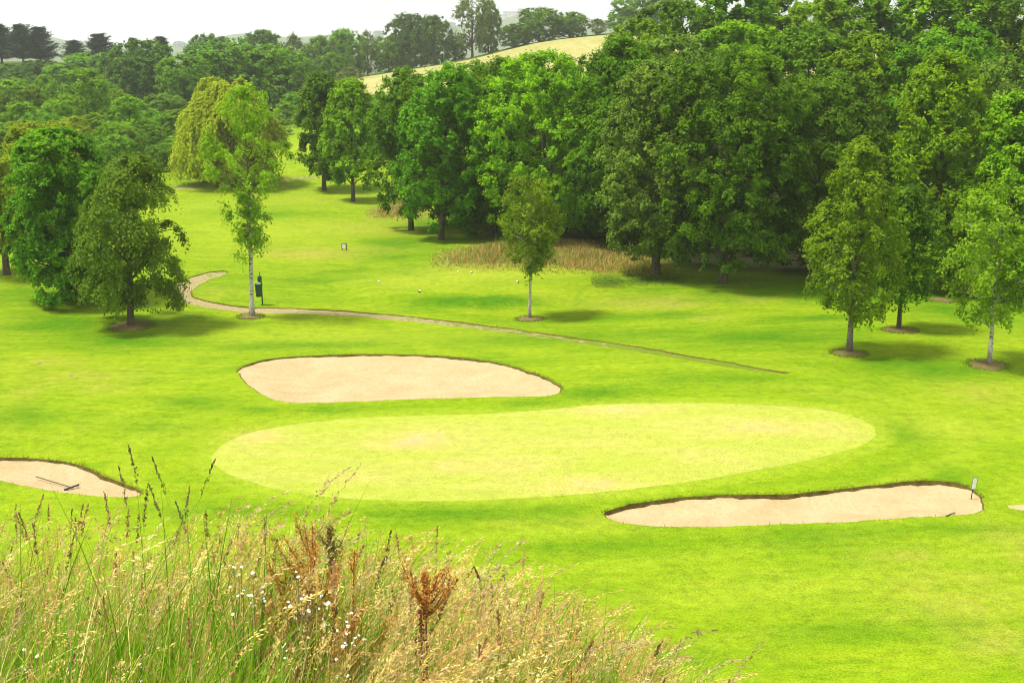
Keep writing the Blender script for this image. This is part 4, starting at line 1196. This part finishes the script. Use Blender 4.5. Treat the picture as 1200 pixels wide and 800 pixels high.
def stalks(n, area, hlo, hhi, pal, kind, spik, lean, name, label, seed, where=None, hfn=None, fixed=None):
    """flowering grass stalks: thin curved stems and heads built of many spikelets"""
    r = np.random.default_rng(seed)
    if fixed is None:
        q = np.column_stack([r.uniform(area[0], area[1], n), area[2] + (area[3] - area[2]) * r.random(n) ** 1.2])
        if where is not None:
            q = q[r.random(len(q)) < where(q)]
        H = r.uniform(hlo, hhi, len(q)) * (hfn or hscale)(q)
    else:
        q = fixed[:, :2]; H = fixed[:, 2]
    n = len(q); z = base_h(q[:, 0], q[:, 1]) - .02
    D = r.normal(0, .09, (n, 2)) + np.array(lean); D *= H[:, None]
    pal = np.array(pal); col = pal[r.integers(0, len(pal), n)] * r.uniform(.8, 1.2, (n, 1))
    nod = r.uniform(.2, 1.0, n) * {'spike': .15, 'panicle': .9, 'arch': 1.6}[kind]
    def path(s):          # s (n,k)
        b = s ** 2.2
        x = q[:, :1] + D[:, :1] * b; y = q[:, 1:] + D[:, 1:] * b
        e_ = np.clip((s - .78) / .22, 0, 1) ** 2 * nod[:, None]
        ln = np.hypot(D[:, :1], D[:, 1:]) + 1e-6
        x = x + e_ * D[:, :1] / ln * .09; y = y + e_ * D[:, 1:] / ln * .09
        zz = z[:, None] + H[:, None] * s - e_ * .055 - .06 * H[:, None] * b * np.minimum(1, ln / H[:, None])
        return np.stack([x, y, zz], -1)
    S = np.array([0, .3, .55, .72, .82, .9, .96, 1.0]); k = len(S)
    P = path(np.tile(S, (n, 1)))
    a = r.uniform(0, math.pi, n); side = np.stack([np.cos(a), np.sin(a), 0 * a], 1)[:, None]
    wd = (.0034 * (1 - .70 * S))[None, :, None] * r.uniform(.7, 1.2, (n, 1, 1)) * .5
    V = np.stack([P - side * wd, P + side * wd], 2).reshape(-1, 3)
    b = np.arange(n) * k * 2
    Fq = np.concatenate([np.stack([b + 2 * i, b + 2 * i + 1, b + 2 * i + 3, b + 2 * i + 2], 1) for i in range(k - 1)])
    scol = col * np.array([.92, 1.08, .8])
    Vc = [V]; Fc = [Fq]; Cc = [np.repeat(scol, k * 2, 0)]; Tt = [np.repeat(r.random(n), k * 2)]
    # heads
    K = spik
    s0 = {'spike': .86, 'panicle': .76, 'arch': .74}[kind]
    s = s0 + (1.0 - s0) * r.random((n, K)) ** .95
    s.sort(1)
    c = path(s); c2 = path(np.minimum(s + .02, 1.02)); t = c2 - c; t /= np.linalg.norm(t, axis=2)[..., None] + 1e-9
    w_ = {'spike': .0035, 'panicle': .013, 'arch': .007}[kind]
    env = np.sin(np.pi * np.clip((s - s0) / (1.001 - s0), 0, 1) ** .6) ** .7 + .15
    off = r.normal(0, 1, (n, K, 3)) * (w_ * env)[..., None]
    c = c + off
    ax = t * 1.2 + off / (w_ + 1e-9) * .35 + r.normal(0, .18, (n, K, 3)) - np.array([0, 0, .5 if kind == 'arch' else .0])
    ax /= np.linalg.norm(ax, axis=2)[..., None]
    ls_ = {'spike': .0085, 'panicle': .0100, 'arch': .0130}[kind] * r.uniform(.7, 1.4, (n, K, 1))
    lw_ = ls_ * {'spike': .40, 'panicle': .22, 'arch': .20}[kind]
    bn = np.cross(ax, r.normal(size=(n, K, 3))); bn /= np.linalg.norm(bn, axis=2)[..., None] + 1e-9
    V = np.stack([c - ax * ls_ * .5, c + bn * lw_, c + ax * ls_ * .6, c - bn * lw_], 2).reshape(-1, 3)
    base = len(Vc[0])
    Fc.append(np.arange(n * K * 4).reshape(-1, 4) + base)
    Vc.append(V); Cc.append(np.repeat(np.repeat(col, K, 0), 4, 0)); Tt.append(np.repeat(r.random(n * K), 4))
    me = mesh_np(name, np.concatenate(Vc), np.concatenate(Fc), COLM, {'tint': np.concatenate(Tt)}, False, {'col': np.concatenate(Cc)})
    return me

TAN = [(.74, .56, .17), (.84, .68, .30), (.62, .42, .13), (.70, .47, .16), (.78, .62, .18)]
PURP = [(.30, .17, .08), (.38, .21, .10), (.22, .14, .06), (.44, .27, .13)]
PINK = [(.62, .34, .15), (.70, .42, .18), (.54, .28, .11), (.70, .50, .24)]
area = (-6.0, 2.1, 3.2, 8.2)
rightband = lambda q: np.clip(.35 + .9 * np.exp(-((q[:, 0] / q[:, 1] + .02) / .16) ** 2), 0, 1)
tag(link('seeding_grass', stalks(3400, area, .62, 1.05, TAN + PINK[1:], 'panicle', 80, (.10, 0), 'a', '', 1, rightband)), 'loose tan seed heads of the meadow grass on the bank', 'grass', kind='stuff')
tag(link('seeding_grass', stalks(560, area, .72, 1.10, PURP + TAN[:2], 'spike', 70, (.06, 0), 'a', '', 2)), 'narrow dark brown seed spikes standing in the meadow grass', 'grass', kind='stuff')
tag(link('seeding_grass', stalks(3000, area, .62, 1.08, TAN + PINK[1:2] + [(.42, .38, .16)], 'arch', 60, (.20, 0), 'a', '', 3, rightband)), 'arching straw coloured seed heads bending right on the bank', 'grass', kind='stuff')

# the tallest stalks, placed one by one
def by_px(px, py, Y):
    X = x_at(px, py, Y); zt = z_at_row(py, Y); return X, Y, zt - gz(X, Y)
tallp = [(186,512,5.2),(205,535,5.4),(240,526,5.2),(170,540,5.0),(228,560,5.3),(215,575,5.6),(168,568,5.1),(152,585,5.3),(262,590,5.0)]
fx = np.array([(by_px(px, py, Y)[0] - .06, Y, by_px(px, py, Y)[2]) for px, py, Y in tallp])
tag(link('tall_spikes', stalks(0, None, 0, 0, [(.18, .14, .07), (.26, .17, .10)], 'spike', 80, (.02, 0), 'a', '', 4, fixed=fx)), 'tallest dark upright grass spikes on the left of the bank', 'grass', kind='stuff')
tallp = [(300,548,4.8),(296,566,4.9),(340,540,5.0),(332,552,4.9),(370,556,4.8),(352,570,5.0),(392,576,4.9),(402,595,4.9),(418,612,4.9),(318,590,4.8),(388,598,4.6),(575,632,4.6),(580,640,4.7),(566,642,4.6),(588,660,4.7),(604,672,4.6),(636,688,4.7),(830,724,4.6),(818,738,4.7),(838,760,4.6),(866,772,4.5),(650,690,4.6),(682,712,4.7),(705,728,4.6),(745,740,4.6),(770,748,4.6)]
fx = np.array([(by_px(px, py, Y)[0] - .16, Y, by_px(px, py, Y)[2] + .04) for px, py, Y in tallp])
tag(link('tall_arching_grass', stalks(0, None, 0, 0, [(.52, .40, .22), (.58, .44, .25), (.40, .27, .15)], 'arch', 70, (.16, 0), 'a', '', 5, fixed=fx)), 'tallest arching seed heads above the middle and right of the bank', 'grass', kind='stuff')

# dock plants with rusty seed clusters
RUST = col_mat('rusty_seed', .15, .85)
def dock(lab, px, py, Y, spread, nbr, cpal, seed, lean=0.0, clus=1.0, thick=1.0, low=.35):
    r = np.random.default_rng(seed)
    X, Yv, H = by_px(px, py, Y); e = empty('dock_plant', (X - lean, Yv, gz(X - lean, Yv))); tag(e, lab, 'dock plant', 'dock plants in the meadow')
    T_ = []; C = []; A = []
    s = np.linspace(0, 1, 8); main = np.stack([lean * s ** 2, .02 * np.sin(3 * s), H * s * 1.0 - .02], 1)
    T_.append((main, .006 * thick * (1 - .7 * s)))
    axes = [(main, low)]
    for i in range(nbr):
        t = r.uniform(low, .92); p = np.array([np.interp(t, s, main[:, j]) for j in range(3)])
        a = r.uniform(0, 6.28); L = spread * (1.15 - t) * r.uniform(.6, 1.1) + .04
        ss = np.linspace(0, 1, 6)
        b = p + np.stack([math.cos(a) * L * ss ** .8, math.sin(a) * L * ss ** .8, L * 1.35 * ss ** 1.3], 1)
        T_.append((b, .003 * thick * (1 - .7 * ss))); axes.append((b, .15))
    for (b, lo) in axes:
        L = np.linalg.norm(np.diff(b, axis=0), axis=1).sum(); m = int(900 * L * clus)
        t = lo + (1 - lo) * r.random(m); u = np.linspace(0, 1, len(b))
        # whorls: seeds gather in knots along the branch
        t = np.round(t * L / .022) * .022 / L + r.normal(0, .004 / L, m)
        p = np.stack([np.interp(t, u, b[:, j]) for j in range(3)], 1) + r.normal(0, .0085, (m, 3))
        C.append(p)
    C = np.concatenate(C); n = len(C)
    tm = tubes_np('stem', T_, STEMM, 5); link('stem', tm, e)
    Nn = r.normal(size=(n, 3)); Nn /= np.linalg.norm(Nn, axis=1)[:, None]; l = r.uniform(.005, .0105, n)
    B = np.cross(Nn, r.normal(size=(n, 3))); B /= np.linalg.norm(B, axis=1)[:, None]; T2 = np.cross(B, Nn)
    V = np.stack([C - T2 * l[:, None] * .5, C + B * l[:, None] * .42, C + T2 * l[:, None] * .5, C - B * l[:, None] * .42], 1).reshape(-1, 3)
    cp = np.array(cpal); col = cp[r.integers(0, len(cp), n)]
    me = mesh_np('seed_cluster', V, np.arange(n * 4).reshape(-1, 4), RUST, {'tint': np.repeat(r.random(n), 4)}, False, {'col': np.repeat(col, 4, 0)})
    link('seed_cluster', me, e)
STEMM = plain('dock_stem', (.22, .10, .05), .8, .15, .3, 30)
OR = [(.55, .22, .035), (.62, .30, .06), (.46, .17, .03), (.40, .25, .05)]
DK = [(.20, .05, .03), (.30, .09, .04), (.12, .04, .03)]
dock('dark crimson dock stalk with an orange branching top in the middle foreground', 498, 666, 4.0, .17, 9, OR, 61, .0, 1.1, 1.2, .84)
dock('orange brown dock with wide rusty sprays at the top of the bank', 366, 612, 4.6, .26, 20, OR, 62, .03, 1.0)
dock('olive brown dock head rising just right of the wide rusty sprays', 386, 612, 4.7, .05, 4, [(.20, .19, .05), (.30, .24, .07)], 63, .0, 1.1, 1.0, .84)
dock('leaning rusty dock low to the left of the wide sprays', 332, 655, 4.5, .2, 14, OR, 64, -.03, .9)
dock('small pale rusty dock on the left side of the bank', 120, 690, 4.2, .08, 6, [(.46, .26, .10), (.52, .33, .14)], 65, .0, .6)
dock('short rusty dock near the bottom edge right of the crimson stalk', 670, 778, 4.1, .07, 6, OR, 66, .0, .6)
dock('dark stalk packed with crimson seeds right against the orange topped dock', 493, 708, 3.95, .03, 3, DK, 67, .0, 1.6, 1.6, .05)

dock('rusty dock low between the white flowers and the crimson stalk', 392, 668, 4.3, .2, 14, OR, 68, .02, .9)
dock('faded rusty dock in the thick of the white flowers', 352, 690, 4.2, .16, 10, [(.46, .26, .10), (.52, .33, .14)], 69, .0, .8)
dock('rust tinted dock right of the olive brown head', 415, 640, 4.6, .2, 10, OR, 70, .03, .7)
# white meadow flowers
PETAL = plain('white_petal', (.80, .80, .78), .7, .2, .06, 60); FCEN = plain('flower_centre', (.62, .52, .22), .8, .1, .2, 60); FST = plain('flower_stem', (.16, .22, .05), .8, .1, .2, 40)
def flower_plant(lab, px, py, Y, heads, spread, seed, size=.0060):
    r = np.random.default_rng(seed); X, Yv, H = by_px(px, py, Y)
    e = empty('white_wildflower', (X, Yv, gz(X, Yv))); tag(e, lab, 'wildflower', 'white flowers in the meadow')
    T_ = []; fl = []
    for i in range(heads):
        a = r.uniform(0, 6.28); R = spread * 1.5 * math.sqrt(r.random()); hh = H * r.uniform(.82, 1.02)
        tip = np.array([R * math.cos(a), R * math.sin(a), hh]); p0 = np.array([0, 0, -.02]); mid = np.array([tip[0] * .25, tip[1] * .25, hh * .6])
        T_.append((np.array([p0, mid, tip]), np.array([.002, .0016, .001]))); fl.append(tip)
    link('stem', tubes_np('stem', T_, FST, 5), e)
    for tip in fl:
        m = MB(); nn = Vector((r.normal(0, .35), r.normal(-.35, .3), 1)).normalized(); u = nn.orthogonal().normalized(); v = nn.cross(u); c = Vector(tip); k = 9; s = size * r.uniform(.8, 1.3)
        for j in range(k):
            a = 2 * math.pi * j / k; d = u * math.cos(a) + v * math.sin(a); sd_ = u * -math.sin(a) + v * math.cos(a); w_ = s * .30
            m.add([c + d * s * .2, c + d * s * .7 + sd_ * w_ + nn * s * .12, c + d * s * 1.1 + nn * s * .02, c + d * s * .7 - sd_ * w_ + nn * s * .12], [(0, 1, 2, 3)])
        f = m.build('flower', PETAL, e)
        m = MB(); m.lathe(tuple(c), [(s * .2, -.001), (s * .32, s * .12), (s * .2, s * .26)], 8); m.build('flower_centre', FCEN, f, True)
for lab, px, py, Y, hd, sp, sd_ in [
    ('loose white flower cluster just below the rusty sprays, upper left one', 277, 670, 4.2, 8, .035, 71), ('white flower cluster immediately right of the upper left one', 296, 672, 4.2, 9, .03, 72),
    ('white flowers under the wide rusty sprays', 346, 670, 4.2, 8, .035, 73), ('white flowers left of the densest white clump', 353, 700, 4.1, 6, .03, 74), ('densest white flower clump right of middle', 371, 703, 4.1, 10, .03, 75),
    ('white flower pair at the right end of the flower patch', 408, 700, 4.1, 5, .03, 76), ('two round white flowers low in the flower patch', 333, 736, 4.0, 4, .022, 77), ('single small white flowers by the crimson stalk', 424, 730, 4.0, 3, .02, 78),
    ('lowest white flower clump near the bottom edge', 402, 756, 3.9, 8, .026, 79), ('fluffy white heads at the lower left of the bank', 172, 768, 3.9, 5, .02, 80), ('pale flower heads at the left bottom corner', 32, 762, 3.9, 4, .02, 81)]:
    flower_plant(lab, px, py, Y, hd, sp, sd_)

# ------------------------------------------------------------------ air
hz = MB(); hz.box((0, 800, 45), (11400, 11400, 170)); ho = hz.build('haze', BARK)
ho.data.materials.clear()
hm = bpy.data.materials.new('haze_air'); hm.use_nodes = True; hm.node_tree.nodes.clear()
o_ = hm.node_tree.nodes.new('ShaderNodeOutputMaterial'); pv = hm.node_tree.nodes.new('ShaderNodeVolumePrincipled')
pv.inputs['Color'].default_value = (.94, .97, 1.0, 1); pv.inputs['Density'].default_value = .00024; pv.inputs['Anisotropy'].default_value = .2
hm.node_tree.links.new(pv.outputs[0], o_.inputs['Volume']); ho.data.materials.append(hm)
tag(ho, 'pale haze in the air over the course and the far hills', 'haze', kind='stuff')
zs = [v for v in Zs]; zmin, zmax = float(min(zs)), float(max(zs))
for v in ho.data.vertices:
    v.co.z = zmin - 1.0 if v.co.z < 40 else zmax + 25.0
print('terrain z', zmin, zmax, 'tris', len(TRI), 'trees', len(TREES))
